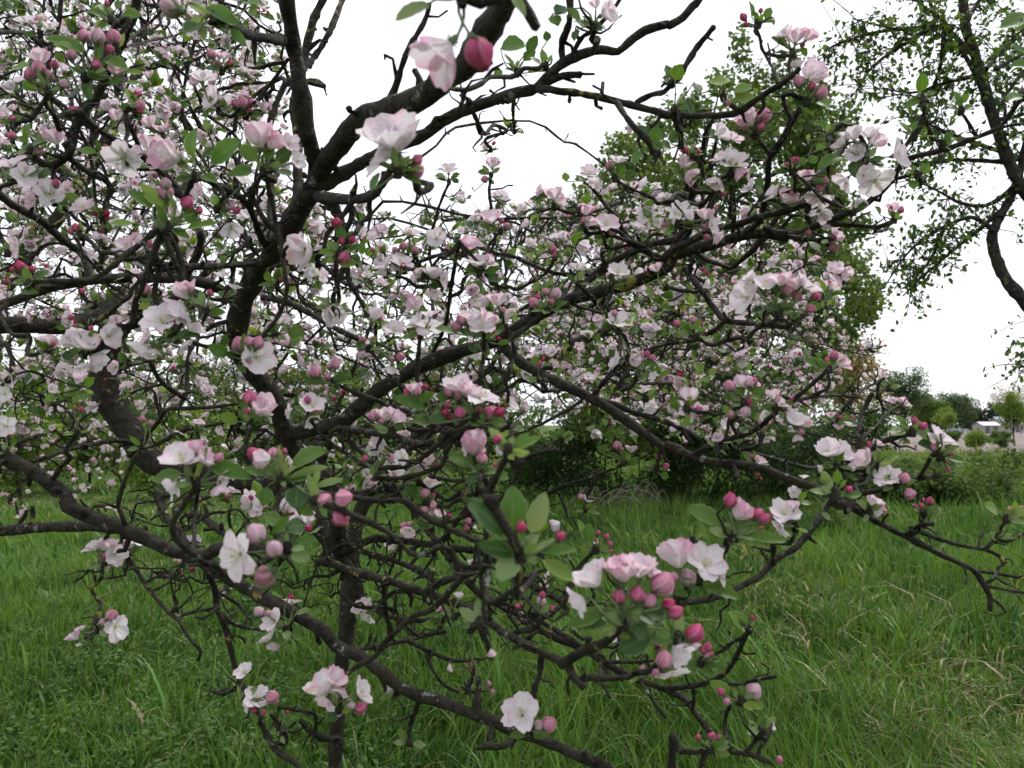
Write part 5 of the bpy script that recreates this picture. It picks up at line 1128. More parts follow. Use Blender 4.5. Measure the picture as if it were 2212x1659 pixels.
6 1.0 1290 1330|f 1225 1285 120 lu .5 .45|b 1240 1325 44 .65|l 1310 1360 1260 1390 70 d|l 1290 1330 1400 1215 60 y|l 1340 1275 1435 1262 50 y|l 1310 1280 1310 1230 50 y|l 1170 1370 1090 1360 60 n|b 1250 1185 40 1|f 1310 1180 55 ur .4 .5
6 1.0 1420 1430|f 1355 1385 150 uc .65 .2|b 1470 1395 72 .6|f 1410 1400 60 r .6 .05|b 1505 1492 72 .6|l 1390 1430 1330 1400 50 d
6 1.1 1250 1600|f 1275 1545 100 ur .5 .3|f 1290 1590 80 rd .5 .15|b 1335 1600 55 .5|l 1230 1580 1280 1560 50 n
6 1.1 1590 1610|b 1625 1535 55 .8|b 1585 1530 32 .8|b 1570 1565 38 .85|b 1535 1565 28 .85|l 1620 1620 1700 1580 70 n|l 1580 1610 1520 1595 40 n|l 1590 1600 1610 1560 40 n|b 1640 1550 30 .8
6 1.0 1690 1260|f 1700 1150 170 ur .75 .15|f 1670 1140 90 u .5 .06|b 1655 1205 62 .6|b 1755 1240 38 .9|b 1728 1290 34 .85|b 1738 1342 38 .9|l 1650 1200 1545 1185 75 d|l 1740 1230 1760 1180 60 n|l 1740 1270 1860 1290 55 n|l 1690 1290 1660 1330 60 d|l 1750 1310 1790 1320 50 d
6 1.0 1515 1110|b 1530 1035 48 .9|b 1585 1070 58 .9|l 1500 1090 1395 1010 60 y|l 1540 1110 1640 1155 70 n|l 1530 1090 1570 1050 40 n|l 1500 1100 1420 1070 50 n|l 1490 1080 1480 1020 40 n
6 1.6 1440 960|f 1400 920 60 lu .4 .4|f 1450 910 60 u .4 .5|f 1480 935 50 ru .4 .6|b 1495 945 26 .8|b 1370 925 26 .7|l 1430 960 1370 950 30 y|l 1470 960 1520 940 40 y|f 1330 760 60 u .4 .4|f 1230 760 50 u .5 .2
6 1.9 1270 600|f 1250 580 70 uc .6 .1|b 1320 547 26 .8|b 1350 570 24 .8|b 1300 605 26 .5|b 1200 595 28 .6|l 1290 600 1320 570 30 n|l 1260 640 1270 660 26 d|l 1200 610 1180 600 24 n
6 1.3 1030 1060|f 1010 1005 60 u .4 .3|b 1050 1005 32 .7|b 1070 1015 28 .7|f 1060 1080 60 u .5 .3|f 1130 1065 80 u .6 .1|b 1200 1020 30 .7|b 1150 1015 26 .7|l 1180 1060 1130 1050 40 n|l 1240 1080 1280 1090 30 n
6 1.3 540 1300|f 565 1290 75 ru .4 .55|b 515 1265 42 .85|b 550 1375 32 .9|b 578 1400 26 .9|l 500 1290 440 1240 70 n|l 530 1400 560 1370 40 n|f 780 1480 70 c .6 .03|f 840 1390 60 u .6 .2|l 420 1130 460 1180 50 n|b 630 1050 28 .6|b 600 1085 24 .7|b 565 1050 26 .7
5 .9 900 1010|b 740 850 85 .5|b 800 870 90 .5|f 790 820 170 u .35 .15|f 850 840 110 ur .3 .5|f 940 890 220 u .85 .15|f 890 880 120 u .5 .2|b 732 940 58 .85|b 718 985 50 1|b 745 1012 50 1|b 805 985 78 .75|b 995 990 100 .75|b 1055 980 72 .95|b 928 970 44 1|b 655 1055 34 1|l 590 960 400 890 95 n|l 560 920 650 860 60 n|l 730 900 660 880 80 n|l 870 1020 820 920 65 n|l 750 1010 600 1040 90 d|l 860 1030 950 1060 70 n|l 1000 1050 1060 1040 60 n|l 930 1060 960 990 40 p|f 520 840 100 u .35 .6|b 480 862 65 .85|b 540 850 65 .6|b 590 822 38 1|b 630 842 28 1|l 560 1000 530 1020 60 n
5 1.05 380 1100|b 268 1010 70 .55|f 350 1005 120 u .35 .3|f 410 1020 110 ru .4 .45|b 385 1070 50 .8|f 460 1045 65 r .6 .1|l 350 1090 290 1075 40 n|b 320 1040 40 .6
5 1.1 960 520|b 820 405 85 .55|b 790 450 70 .55|f 860 400 130 u .55 .1|f 935 450 160 uc .6 .1|f 980 410 130 ur .5 .3|b 1018 485 28 1|b 1050 525 28 1|l 790 495 655 455 55 n|l 920 525 800 480 60 n|l 900 550 900 620 80 d|l 1040 560 1125 545 40 n|f 1130 940 100 r .6 .03|l 990 620 960 600 60 n|l 1000 660 1060 630 50 n
5 1.15 560 500|f 600 450 150 cu .85 .05|f 540 430 130 lu .6 .03|f 620 380 100 u .6 .06|f 400 470 120 uc .6 .1|b 450 475 34 .7|f 260 390 130 u .55 .1|f 305 385 80 ur .4 .4|b 315 405 40 .6|l 530 480 600 510 50 d|f 600 525 60 d .6 .03
5 1.2 240 590|b 200 530 46 .6|b 265 530 46 .5|l 230 580 140 550 40 n|l 250 590 280 560 60 d|l 210 600 160 590 40 d|b 440 640 62 .45|b 385 655 40 .5|f 380 710 110 ld .6 .02|f 20 380 120 rc .8 .06|l 420 700 470 690 50 n
5 1.2 1070 390|f 1040 290 130 u .5 .3|f 1100 370 110 rd .5 .3|b 1075 345 40 .6|f 970 300 70 l .5 .1|l 1010 360 960 340 60 d|l 1080 410 1050 380 60 d
5 1.15 1350 350|b 1265 300 68 .5|b 1290 265 38 .8|b 1340 235 52 .5|b 1405 245 80 .3|b 1380 295 40 .65|l 1350 350 1260 345 40 n|l 1400 340 1480 290 50 n|l 1380 350 1450 360 40 n|l 1330 330 1350 280 30 p
5 1.25 1790 480|f 1790 420 135 uc .75 .1|b 1770 365 42 .5|b 1848 470 26 .9|f 1890 660 70 c .4 .5|f 1780 670 130 lu .7 .03|l 1920 690 1880 630 75 n|b 1970 620 46 .7|b 2005 645 50 .55|l 1940 690 2010 680 50 n|l 1980 720 2030 700 40 n
5 1.3 930 120|f 915 60 160 cu .75 .08|f 985 50 100 ru .5 .3|l 960 110 1060 90 50 n|l 980 130 1050 170 80 d|f 560 130 90 u .4 .4|f 640 125 120 u .5 .2|f 695 160 110 r .6 .05|f 655 240 80 cd .6 .03|l 600 160 540 170 60 d|l 620 190 680 200 50 d
5 1.3 420 130|f 340 75 140 lu .6 .04|f 440 60 130 uc .7 .08|b 455 70 40 .9|l 440 120 490 120 40 n|f 400 270 60 u .4 .6|f 370 290 70 u .6 .2
5 1.35 1960 900|f 1940 850 120 u .7 .15|l 1980 890 2030 860 60 n|l 1940 880 1870 800 50 n|f 1540 90 110 u .6 .2|f 1790 110 120 cu .7 .2|f 2030 90 80 u .4 .6|f 910 755 70 c .25 .3|b 1305 680 40 .7
5 1.4 1830 1300|b 1785 1190 62 .6|f 1875 1215 75 u .35 .6|b 1815 1215 30 .5|l 1830 1290 1850 1210 60 n|l 1820 1290 1730 1240 45 n|l 1850 1300 1930 1270 40 n|l 1700 1240 1660 1190 40 n|l 1700 1230 1720 1180 40 n|b 2045 1260 46 .65|b 2090 1320 46 .75|l 2010 1330 2020 1270 60 n|l 2000 1350 1950 1310 50 n|l 2050 1370 2110 1390 50 n|l 2000 1340 2060 1330 30 p
5 1.5 1590 1590|f 1605 1530 62 u .5 .2|b 1560 1510 42 .55|l 1580 1580 1525 1520 40 n|l 1600 1590 1660 1570 40 y|l 1590 1590 1620 1560 30 y
5 1.6 1440 1160|l 1430 1150 1360 1110 45 n|l 1440 1140 1440 1075 40 n|l 1450 1140 1515 1110 45 y|l 1450 1150 1480 1180 35 y
5 1.15 600 1540|f 620 1430 100 u .55 .2|b 590 1485 62 .55|b 640 1570 52 .6|b 585 1595 50 .6|b 640 1500 40 .8|l 540 1500 460 1440 85 d|l 590 1540 540 1560 60 d|l 620 1540 630 1490 30 y|f 450 1265 90 c .75 .15|b 215 1272 46 .9|l 200 1280 260 1270 50 n
8 1.2 640 130|b 640 25 58 .6|b 588 52 48 .6|f 680 85 70 u .4 .6|f 640 85 60 u .3 .6|b 740 90 40 .95|l 650 130 580 120 50 n|l 680 130 760 120 50 n|f 490 185 75 c .4 .3|b 455 150 44 .55|b 490 145 46 .4|l 430 180 390 150 40 n
8 1.2 840 200|f 885 150 80 r .6 .2|b 850 165 44 .7|b 858 120 46 .6|l 830 200 790 220 60 n|l 840 200 880 210 40 n|f 670 665 75 u .45 .4|b 700 680 30 .8|f 800 590 50 u .5 .1
8 1.2 1280 700|b 1310 620 68 .3|b 1320 580 48 .85|b 1165 655 40 .9|b 1385 665 46 .85|b 1190 640 30 .9|l 1260 690 1190 620 60 n|l 1290 700 1230 690 50 n|l 1320 710 1400 710 50 d|f 1200 690 40 d .6 .03|l 1360 690 1330 650 40 p
8 1.05 1650 300|b 1720 220 46 .9|b 1668 195 36 .9|b 1742 265 40 .9|b 1650 240 30 .9|l 1600 240 1540 110 55 y|l 1610 270 1610 130 75 n|l 1650 300 1710 240 25 p|l 1660 310 1760 310 30 p|b 1750 310 30 .8
8 1.45 890 1060|b 985 1135 40 .5|b 1010 1185 36 .6|b 875 1055 30 .85|b 890 1000 24 1|b 860 1010 24 1|l 900 1050 980 1040 35 n|f 740 1040 50 r .5 .05|l 890 1060 840 1030 30 n
8 1.2 410 1200|f 375 1155 80 l .5 .05|b 435 1207 30 .9|b 450 1470 46 .8|l 430 1440 450 1400 20 n|l 400 1240 450 1240 40 n|l 440 1460 490 1460 24 n
8 1.15 1930 1080|b 1940 1035 40 .6|b 1935 1070 34 .6|l 1920 1070 1890 1050 30 n
9 1.1 150 250|l 140 190 140 150 30 p|l 170 210 190 190 25 p|l 150 250 120 235 40 y|l 170 260 200 250 50 y
8 .8 930 760|k 880 800 60|k 960 850 50|k 990 930 40|l 930 760 760 790 30 d|l 920 760 930 700 30 p|f 1000 940 50 d .22 .5
"""
# ------------------------------------------------------------------ building an apple tree
def reg_px(tok, reg):
    if ':' in tok:
        r, tok = tok.split(':'); reg = int(r)
    x, y = (float(q) for q in tok.split(','))
    return REG[reg][0] + x * ZS, REG[reg][1] + y * ZS, reg

def in_poly(x, y, poly):
    inside = False; j = len(poly) - 1
    for i in range(len(poly)):
        xi, yi = poly[i]; xj, yj = poly[j]
        if (yi > y) != (yj > y) and x < (xj - xi) * (y - yi) / (yj - yi) + xi: inside = not inside
        j = i
    return inside

def sample_poly(poly, n, rs):
    a = np.array(poly); lo, hi = a.min(0), a.max(0); out = []
    while len(out) < n:
        q = rs.uniform(lo, hi)
        if in_poly(q[0], q[1], poly): out.append(q)
    return np.array(out)

class Nodes:
    def __init__(s): s.p = np.empty((0, 3)); s.r = np.empty(0)
    def add(s, p, r):
        s.p = np.vstack([s.p, p]); s.r = np.concatenate([s.r, np.broadcast_to(r, (len(p),))])
    def near(s, q, rmin=0.0):
        d = np.linalg.norm(s.p - q, axis=1)
        if rmin > 0: d = d + 10.0 * (s.r < rmin)
        i = int(np.argmin(d)); return i, d[i]

def knobs(acc, pts, rad, rs, every):
    """short knobbly fruit spurs along a limb"""
    L = np.concatenate([[0], np.cumsum(np.linalg.norm(np.diff(pts, axis=0), axis=1))])
    pos = rs.uniform(0, every)
    while pos < L[-1]:
        i = int(np.searchsorted(L, pos)); i = min(max(i, 1), len(pts) - 1)
        tg = norm(pts[i] - pts[i - 1]); a = rs.normal(size=3); a = norm(a - tg * (a @ tg) + tg * 0.4 + np.array([0, 0, 0.35]))
        r0 = min(rad[i] * 0.6, 0.006); n = rs.randint(2, 5); q = pts[i] + a * rad[i] * 0.5; path = [q]; rr = [r0]
        ln = rs.uniform(0.006, 0.016)
        for k in range(n):
            a = norm(a + rs.normal(size=3) * 0.45); q = q + a * ln; path.append(q); rr.append(r0 * rs.uniform(0.7, 1.15) * (1 - 0.12 * k))
        tube(acc, path, rr, 4, 0.18, rs=rs)
        pos += every * rs.uniform(0.4, 1.7)

def to_world(kind, key, R, scale, loc, els):
    x, y, d = px_of(loc)
    if d < 0.15: return
    sz = float(np.max(scale)) * F / d
    off = max(0.0, -x - 40, x - 2252, -y - 40, y - 1700)
    if off > 0: sz *= 0.01
    els.append((kind, key, M4(R, scale, loc), sz))

def pick_flower(op, pink, rs):
    return (int(np.argmin(np.abs(np.array(FOPS) - op))), int(np.argmin(np.abs(np.array(FPK) - pink))), rs.randint(5), 0)

FSC = [1 / 0.56, 1 / 0.70, 1 / 0.86, 1 / 0.9]

def put_flower(els, c, axis, size, op, pink, rs):
    key = pick_flower(op, pink, rs)
    s = size * FSC[key[0]]
    org = np.asarray(c) - norm(axis) * s * (0.22, 0.17, 0.1, 0.06)[key[0]]
    to_world('flower', key, frame(axis, spin=rs.uniform(0, 6.28)), s, org, els)
    return org - norm(axis) * s * 0.12

def put_bud(els, c, axis, size, pink, rs):
    key = (int(np.argmin(np.abs(np.array(BPK) - pink))), rs.randint(3), 0)
    s = size * 1.0
    org = np.asarray(c) - norm(axis) * s * 0.5
    to_world('bud', key, frame(axis, spin=rs.uniform(0, 6.28)), s, org, els)
    return org - norm(axis) * s * 0.22

def put_leaf(els, foot, tip, width, nrm, tone, rs):
    y = np.asarray(tip) - foot; L = np.linalg.norm(y); y = y / (L + 1e-9)
    z = np.asarray(nrm) - y * (np.asarray(nrm) @ y); z = norm(z); x = np.cross(y, z)
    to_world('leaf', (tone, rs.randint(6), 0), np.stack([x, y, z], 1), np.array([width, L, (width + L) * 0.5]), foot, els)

def stalk(acc, a, b, r0, r1, rs, col, bend=0.15, n=5, sides=5):
    a = np.asarray(a); b = np.asarray(b); L = np.linalg.norm(b - a)
    t = np.linspace(0, 1, n)[:, None]
    w = rs.normal(size=3) * bend * L
    pts = a + (b - a) * t + np.sin(math.pi * t) * w
    tube(acc, pts, np.linspace(r0, r1, n), sides, 0.08, col, rs)

def random_cluster(els, acc, base, axis, rs, bloom=1.0, size=0.040, leafy=1.0):
    axis = norm(axis)
    n_l = rs.randint(4, 8) if rs.rand() < leafy else rs.randint(0, 3)
    for k in range(n_l):
        a = rs.uniform(0, 6.28); R = frame(axis, spin=a)
        dr = norm(R[:, 0] * rs.uniform(0.7, 1.2) + axis * rs.uniform(0.05, 0.9))
        foot = base + dr * 0.008; L = size * rs.uniform(0.6, 1.3)
        tone = 'nnnndyyp'[rs.randint(8)]
        put_leaf(els, foot, foot + dr * L, L * rs.uniform(0.48, 0.66), axis + rs.normal(size=3) * 0.4, tone, rs)
    if rs.rand() > bloom: return
    nf = rs.choice([0, 1, 2, 3, 4, 5], p=[0.08, 0.14, 0.22, 0.26, 0.18, 0.12]); nb = rs.choice([0, 1, 2, 3, 4], p=[0.28, 0.26, 0.22, 0.14, 0.10])
    pk = rs.uniform(-0.15, 0.38)
    for k in range(nf):
        R = frame(axis, spin=rs.uniform(0, 6.28)); dr = norm(R[:, 0] * rs.uniform(0.2, 1.0) + axis)
        c = base + dr * size * rs.uniform(0.55, 0.95)
        f = put_flower(els, c, norm(dr + rs.normal(size=3) * 0.35 + np.array([0, -0.12, 0.1])), size * rs.uniform(0.75, 1.05), rs.choice([0.22, 0.45, 0.7, 0.95], p=[0.12, 0.25, 0.38, 0.25]), pk + rs.uniform(-0.1, 0.25), rs)
        if acc is not None: stalk(acc, base, f, 0.0013, 0.0011, rs, (0.20, 0.26, 0.12), 0.1, 2, 3)
    for k in range(nb):
        R = frame(axis, spin=rs.uniform(0, 6.28)); dr = norm(R[:, 0] * rs.uniform(0.3, 1.2) + axis)
        c = base + dr * size * rs.uniform(0.55, 0.9)
        f = put_bud(els, c, dr, size * rs.uniform(0.22, 0.42), rs.choice([0.3, 0.5, 0.7, 0.85, 1.0]), rs)
        if acc is not None: stalk(acc, base, f, 0.0013, 0.0011, rs, (0.20, 0.26, 0.12), 0.1, 2, 3)

def lump(acc, c, r, b, rs):
    """withered knob on a spur"""
    ax = norm(c - b + np.array([0, 0, 1e-4])); t = np.linspace(-1, 1, 8)
    w = rs.normal(size=(8, 3)) * r * 0.08
    tube(acc, c + ax * (t * r)[:, None] + w, np.sqrt(np.clip(1 - t ** 2, 0.04, 1)) * r * 0.85, 9, 0.12, rs=rs)
    if np.linalg.norm(c - b) > r: stalk(acc, b, c - ax * r * 0.8, 0.004, 0.004, rs, (1, 1, 1))

def grow(nodes, targets, r0, r1, rs, sides, acc_of, wig=0.16, rmin=0.0, seg=6, knob=0.0):
    """each target is reached by a crooked twig from the nearest wood; returns tips and directions"""
    if len(nodes.p) > 6000: d0 = np.array([nodes.near(t)[1] for t in targets])
    else: d0 = np.linalg.norm(targets[:, None] - nodes.p[None], axis=2).min(1)
    tips = []
    for ti in np.argsort(d0):
        T = targets[ti]
        i, dist = nodes.near(T, rmin)
        if dist < 0.02: continue
        a = nodes.p[i]
        n = max(4, min(seg + 3, int(seg * dist / 0.25) + 3))
        t = np.linspace(0, 1, n)[:, None]
        w1, w2 = rs.normal(size=3) * wig * dist, rs.normal(size=3) * wig * 0.45 * dist
        pts = a + (T - a) * t + np.sin(math.pi * t) * (w1 + np.array([0, 0, 0.10 * dist])) + np.sin(2 * math.pi * t) * w2
        pts[1:-1] += rs.normal(size=(n - 2, 3)) * dist * 0.035
        ra = min(r0 * rs.uniform(0.8, 1.2), nodes.r[i] * 0.8)
        rad = np.linspace(ra, min(r1, ra), n)
        acc = acc_of(ti)
        if seg > 4:
            pr = smooth_path(np.column_stack([pts, rad]), max(0.02, dist / 14)); pts, rad = pr[:, :3], pr[:, 3]
        tube(acc, pts, rad, sides, 0.14, rs=rs)
        if knob: knobs(acc, pts, rad, rs, knob)
        nodes.add(pts[1:], rad[1:])
        tips.append((pts[-1], norm(pts[-1] - pts[-2]), pts, rad))
    return tips

def emit_elements(root, els, prefix_far):
    """the 300 largest of each kind are objects of their own, the rest is merged"""
    org = np.array(root.location)
    for kind in ('flower', 'bud', 'leaf'):
        e = sorted([q for q in els if q[0] == kind], key=lambda q: -q[3])
        for rank, (k, key, M, sz) in enumerate(e[:300]):
            Ml = M.copy(); Ml[:3, 3] -= org
            if kind == 'flower' and rank < 60 and prefix_far is None:
                o = link('flower', lib_mesh('heart', key), root, Ml)
                for pi in range(5): link('petal', lib_mesh('petal', key + (pi,)), o)
            else:
                if kind != 'bud' and prefix_far: key = key[:-1] + (1,)
                link(kind, lib_mesh(kind, key), root, Ml)
        rest = e[300:]
        if not rest: continue
        groups = {}
        for k, key, M, sz in rest:
            if kind == 'bud': lod = 0 if sz > 17 else 1
            else: lod = 0 if sz > 46 else (1 if sz > 19 else 2)
            groups.setdefault(key[:-1] + (lod,), []).append(M)
        acc = Acc(); lib = {'flower': FARR, 'bud': BUDS, 'leaf': LEAVES}[kind]
        for key, Ms in groups.items():
            v, t, c, u = lib[key]; Ms = np.array(Ms); n = len(Ms)
            V = np.einsum('nij,vj->nvi', Ms[:, :3, :3], v) + Ms[:, None, :3, 3]
            Tt = t[None] + (np.arange(n) * len(v))[:, None, None]
            tint = RS.uniform(0.88, 1.06, size=(n, 1, 1))
            acc.add(V.reshape(-1, 3), Tt.reshape(-1, 3), (c[None] * tint).reshape(-1, 3), np.tile(u, (n, 1)))
        o = link({'flower': 'blossom_mass', 'bud': 'bud_mass', 'leaf': 'foliage_mass'}[kind], acc.mesh(kind + '_mass', ML if kind == 'leaf' else MP, org), root)
        o['kind'] = 'stuff'

# ------------------------------------------------------------------ the apple tree in front
def build_front_tree():
    rs = np.random.RandomState(5)
    lines = [l for l in BRANCHES.strip().split('\n') if l.strip()]
    foot = G(735, 1900)
    base = P(*reg_px('8:30,2300', 8)[:2], 2.0); base[2] = 0.0
    root = thing('apple_tree', 'old low apple tree in full pink and white bloom filling the foreground', 'apple tree', (base[0], base[1], float(terrain(base[0], base[1])) - 0.02))
    org = np.array(root.location)
    SX = np.empty((0, 2)); SD = np.empty(0); nodes = Nodes(); els = []
    limb_nodes = Nodes()
    for li, l in enumerate(lines):
        hd, pp = l.split('|'); k, d0, d1, w0, w1 = hd.split(); d0, d1, w0, w1 = float(d0), float(d1), float(w0), float(w1)
        reg = 1; px = []
        for tok in pp.split():
            x, y, reg = reg_px(tok, reg); px.append((x, y))
        px = np.array(px)
        L = np.concatenate([[0], np.cumsum(np.linalg.norm(np.diff(px, axis=0), axis=1))]); s = L / L[-1]
        dep = d0 + (d1 - d0) * s
        amp = 0.02 if len(px) > 3 else 0.004
        dep = dep + amp * np.sin(s * rs.uniform(4, 9) + rs.uniform(0, 6)) * (s > 0)
        if len(SX):
            dd = np.linalg.norm(SX - px[0], axis=1); i = int(np.argmin(dd))
            if dd[i] < 24:
                dep = dep + (SD[i] - dep[0]) * (1 - s) ** 2
        wid = (w0 + (w1 - w0) * s) * ZS * 0.84
        pts = np.array([P(x, y, d) for (x, y), d in zip(px, dep)])
        rad = wid * dep / F * 0.5
        if li == 0: pts[0, 2] = org[2] - 0.05; rad[0] *= 1.35
        big = wid.max() > 22
        pr = smooth_path(np.column_stack([pts, rad]), max(0.011, float(np.median(rad)) * 1.5))
        pts, rad = pr[:, :3], np.maximum(pr[:, 3], 0.0012)
        # slightly lumpy wood: swellings at nodes
        rad = rad * (1 + 0.10 * np.sin(np.arange(len(rad)) * 0.55 + rs.uniform(0, 6)) * rs.uniform(0.2, 1.0, len(rad)))
        acc = Acc(); tube(acc, pts, rad, 11 if big else 8, 0.055 if big else 0.09, rs=rs)
        knobs(acc, pts, rad, rs, 0.11 if big else 0.06)
        nm = 'trunk' if li == 0 else ('limb' if k in 'TL' else 'branch')
        link(nm, acc.mesh(nm, MB, org), root)
        q = np.array([px_of(p) for p in pts]); SX = np.vstack([SX, q[:, :2]]); SD = np.concatenate([SD, q[:, 2]])
        nodes.add(pts, rad)
        if rad.max() > 0.006: limb_nodes.add(pts, rad)
    traced = Nodes(); traced.add(nodes.p, nodes.r)
    tx = np.array([px_of(p) for p in traced.p])

    def attach(bp):
        x, y, d = px_of(bp)
        cost = np.hypot(tx[:, 0] - x, tx[:, 1] - y) / F * d + 0.75 * np.abs(tx[:, 2] - d)
        i = int(np.argmin(cost)); return traced.p[i], traced.r[i]

    # the clusters one can tell apart
    FC = {'u': (0, 1, 0), 'd': (0, -1, 0), 'l': (-1, 0, 0), 'r': (1, 0, 0), 'c': (0, 0, 1)}
    def cam_vec(v): return RIGHT * v[0] + UP * v[1] - FWD * v[2]
    green = (0.20, 0.26, 0.12)
    for l in CLUSTERS.strip().split('\n'):
        parts = l.split('|'); h = parts[0].split(); reg = int(h[0]); d = float(h[1])
        def pp(x, y, dd=0.0): return P(REG[reg][0] + float(x) * ZS, REG[reg][1] + float(y) * ZS, d + dd)
        m_px = ZS * d / F
        bp = pp(h[2], h[3])
        extra = []; stalks = {}
        def twig(b):
            spur = Acc()
            a, ra = attach(b)
            dist = np.linalg.norm(a - b)
            if dist > 0.004:
                n = 7; t = np.linspace(0, 1, n)[:, None]
                side = rs.normal(size=3) * dist * 0.10
                pts = a + (b - a) * t + np.sin(math.pi * t) * (side - UP * dist * 0.10) + np.vstack([np.zeros(3), rs.normal(size=(n - 2, 3)) * dist * 0.035, np.zeros(3)])
                pr = smooth_path(np.column_stack([pts, np.linspace(min(0.0042, ra), 0.0030, n)]), 0.008)
                tube(spur, pr[:, :3], pr[:, 3], 6, 0.14, rs=rs)
                knobs(spur, pr[:, :3], pr[:, 3], rs, 0.05)
            # swollen, scaly bud base
            tube(spur, [b - UP * 0.006, b, b + UP * 0.006], [0.0042, 0.0052, 0.0030], 6, 0.15, rs=rs)
            for e in parts[1:]:
                q = e.split()
                if q[0] == 'k' and b is bp: lump(spur, pp(q[1], q[2]), float(q[3]) * m_px * 0.5, b, rs)
            link('spur', spur.mesh('spur', MB, org), root)
        twig(bp)
        def base_for(c):
            bb = min([bp] + extra, key=lambda q: np.linalg.norm(q - c))
            if np.linalg.norm(bb - c) > 0.058:
                bb = c - UP * 0.026 + rs.normal(size=3) * 0.006
                a, ra = attach(bb)
                if np.linalg.norm(a - bb) > 0.05: bb = bb + (a - bb) * 0.15
                extra.append(bb); twig(bb)
            return bb
        for e in parts[1:]:
            q = e.split()
            if q[0] == 'k': continue
            if q[0] == 'f':
                c = pp(q[1], q[2], rs.uniform(-0.012, 0.006)); fa = norm(sum(np.array(FC[ch], float) for ch in q[4]))
                b = base_for(c)
                ax = norm(cam_vec(fa) + rs.normal(size=3) * 0.14 + norm(c - b) * 0.25)
                f = put_flower(els, c, ax, float(q[3]) * m_px * 1.12, float(q[5]), float(q[6]), rs)
                stalk(stalks.setdefault(tuple(b), Acc()), b, f, 0.0013, 0.0011, rs, green)
            elif q[0] == 'b':
                c = pp(q[1], q[2], rs.uniform(-0.010, 0.008)); b = base_for(c)
                f = put_bud(els, c, norm(c - b + UP * 0.01 + rs.normal(size=3) * 0.004), float(q[3]) * m_px, float(q[4]), rs)
                stalk(stalks.setdefault(tuple(b), Acc()), b, f, 0.0013, 0.0011, rs, green)
            else:
                Lp = math.hypot(float(q[3]) - float(q[1]), float(q[4]) - float(q[2])) * m_px
                a = pp(q[1], q[2], rs.uniform(0.0, 0.010)); tip = pp(q[3], q[4], rs.uniform(-0.35, 0.30) * Lp)
                nv = -FWD * rs.uniform(0.6, 1.0) + UP * rs.uniform(0.2, 0.8) + RIGHT * rs.uniform(-0.5, 0.5)
                put_leaf(els, a, tip, float(q[5]) * m_px * rs.uniform(1.0, 1.12), nv, q[6], rs)
                b = base_for(a)
                stalk(stalks.setdefault(tuple(b), Acc()), b, a, 0.0012, 0.0008, rs, green)
        # small downy leaves round the foot of the cluster
        for bb in [bp] + extra:
            for k in range(rs.randint(3, 6)):
                dv = norm(RIGHT * rs.normal() + UP * rs.uniform(-0.3, 1.0) - FWD * rs.uniform(-0.5, 0.9)); Ls = rs.uniform(0.012, 0.026)
                put_leaf(els, bb + dv * 0.004, bb + dv * (0.004 + Ls), Ls * rs.uniform(0.32, 0.55), -FWD + UP * 0.8 + rs.normal(size=3) * 0.3, 'ppny'[rs.randint(4)], rs)
        for sg in stalks.values(): link('flower_stalk', sg.mesh('flower_stalk', MP, org), root)

    # the rest of the crown: limbs, then branches, then twigs reaching through its volume
    crown = [(-120, -80), (560, -80), (600, 120), (560, 330), (700, 420), (860, 470), (1000, 430), (1180, 440), (1320, 390), (1500, 430), (1650, 470), (1800, 560), (1820, 700), (1760, 860),
             (1640, 960), (1400, 960), (1180, 880), (1080, 960), (900, 1040), (700, 1060), (520, 1060), (380, 960), (250, 900), (-120, 960)]
    low = [(180, 1060), (480, 1060), (700, 1000), (1080, 1000), (1300, 1180), (1480, 1330), (1400, 1470), (1180, 1400), (900, 1400), (740, 1340), (600, 1380), (430, 1360), (260, 1230)]
    def targets(poly, n, dlo, dhi):
        px = sample_poly(poly, n, rs); dd = rs.uniform(dlo, dhi, n)
        return np.array([P(x, y, d) for (x, y), d in zip(px, dd)])
    limb_accs = {}
    def limb_acc(i): return limb_accs.setdefault(i, Acc())
    g1 = grow(limb_nodes, targets(crown, 50, 1.9, 4.2), 0.011, 0.005, rs, 6, limb_acc, 0.09, 0.006, 8, 0.10)
    for a in limb_accs.values(): link('branch', a.mesh('branch', MB, org), root)
    allw = Nodes(); keep = traced.p[:, 1] > 1.15
    allw.add(traced.p[keep], traced.r[keep]); allw.add(limb_nodes.p[len(limb_nodes.p) // 2:], limb_nodes.r[len(limb_nodes.p) // 2:])
    tw = Acc(); tg = Acc()
    g2 = grow(allw, targets(crown, 360, 1.8, 4.2), 0.0052, 0.0030, rs, 5, lambda i: tw, 0.13, 0, 6, 0.09)
    g3 = grow(allw, targets(crown, 1650, 1.8, 4.2), 0.0030, 0.0018, rs, 4, lambda i: tw, 0.16, 0, 5)
    g4 = grow(allw, targets(low, 120, 1.4, 2.3), 0.0045, 0.0026, rs, 5, lambda i: tw, 0.15, 0, 6, 0.05)
    g5 = grow(allw, targets(low, 180, 1.4, 2.3), 0.0030, 0.0018, rs, 4, lambda i: tw, 0.17, 0, 5, 0.06)
    g6 = grow(allw, targets(crown, 1100, 1.9, 4.4), 0.0024, 0.0013, rs, 3, lambda i: tw, 0.15, 0, 4)
    for tips, pb, every in ((g6, 0.30, 9), (g2, 0.9, 0.16), (g3, 0.66, 9)):
        for tip, dr, pts, rad in tips:
            if rs.rand() < pb:
                random_cluster(els, tg, tip, norm(dr * 0.6 + np.array([0, -0.25, 0.55]) + rs.normal(size=3) * 0.35), rs, 0.88, rs.uniform(0.028, 0.037))
    for tip, dr, pts, rad in g4 + g5:
        if rs.rand() < 0.10: random_cluster(els, tg, tip, norm(dr + np.array([0, -0.2, 0.5])), rs, 0.8, 0.036)
    o = link('twig_mass', tw.mesh('twig_mass', MB, org), root); o['kind'] = 'stuff'
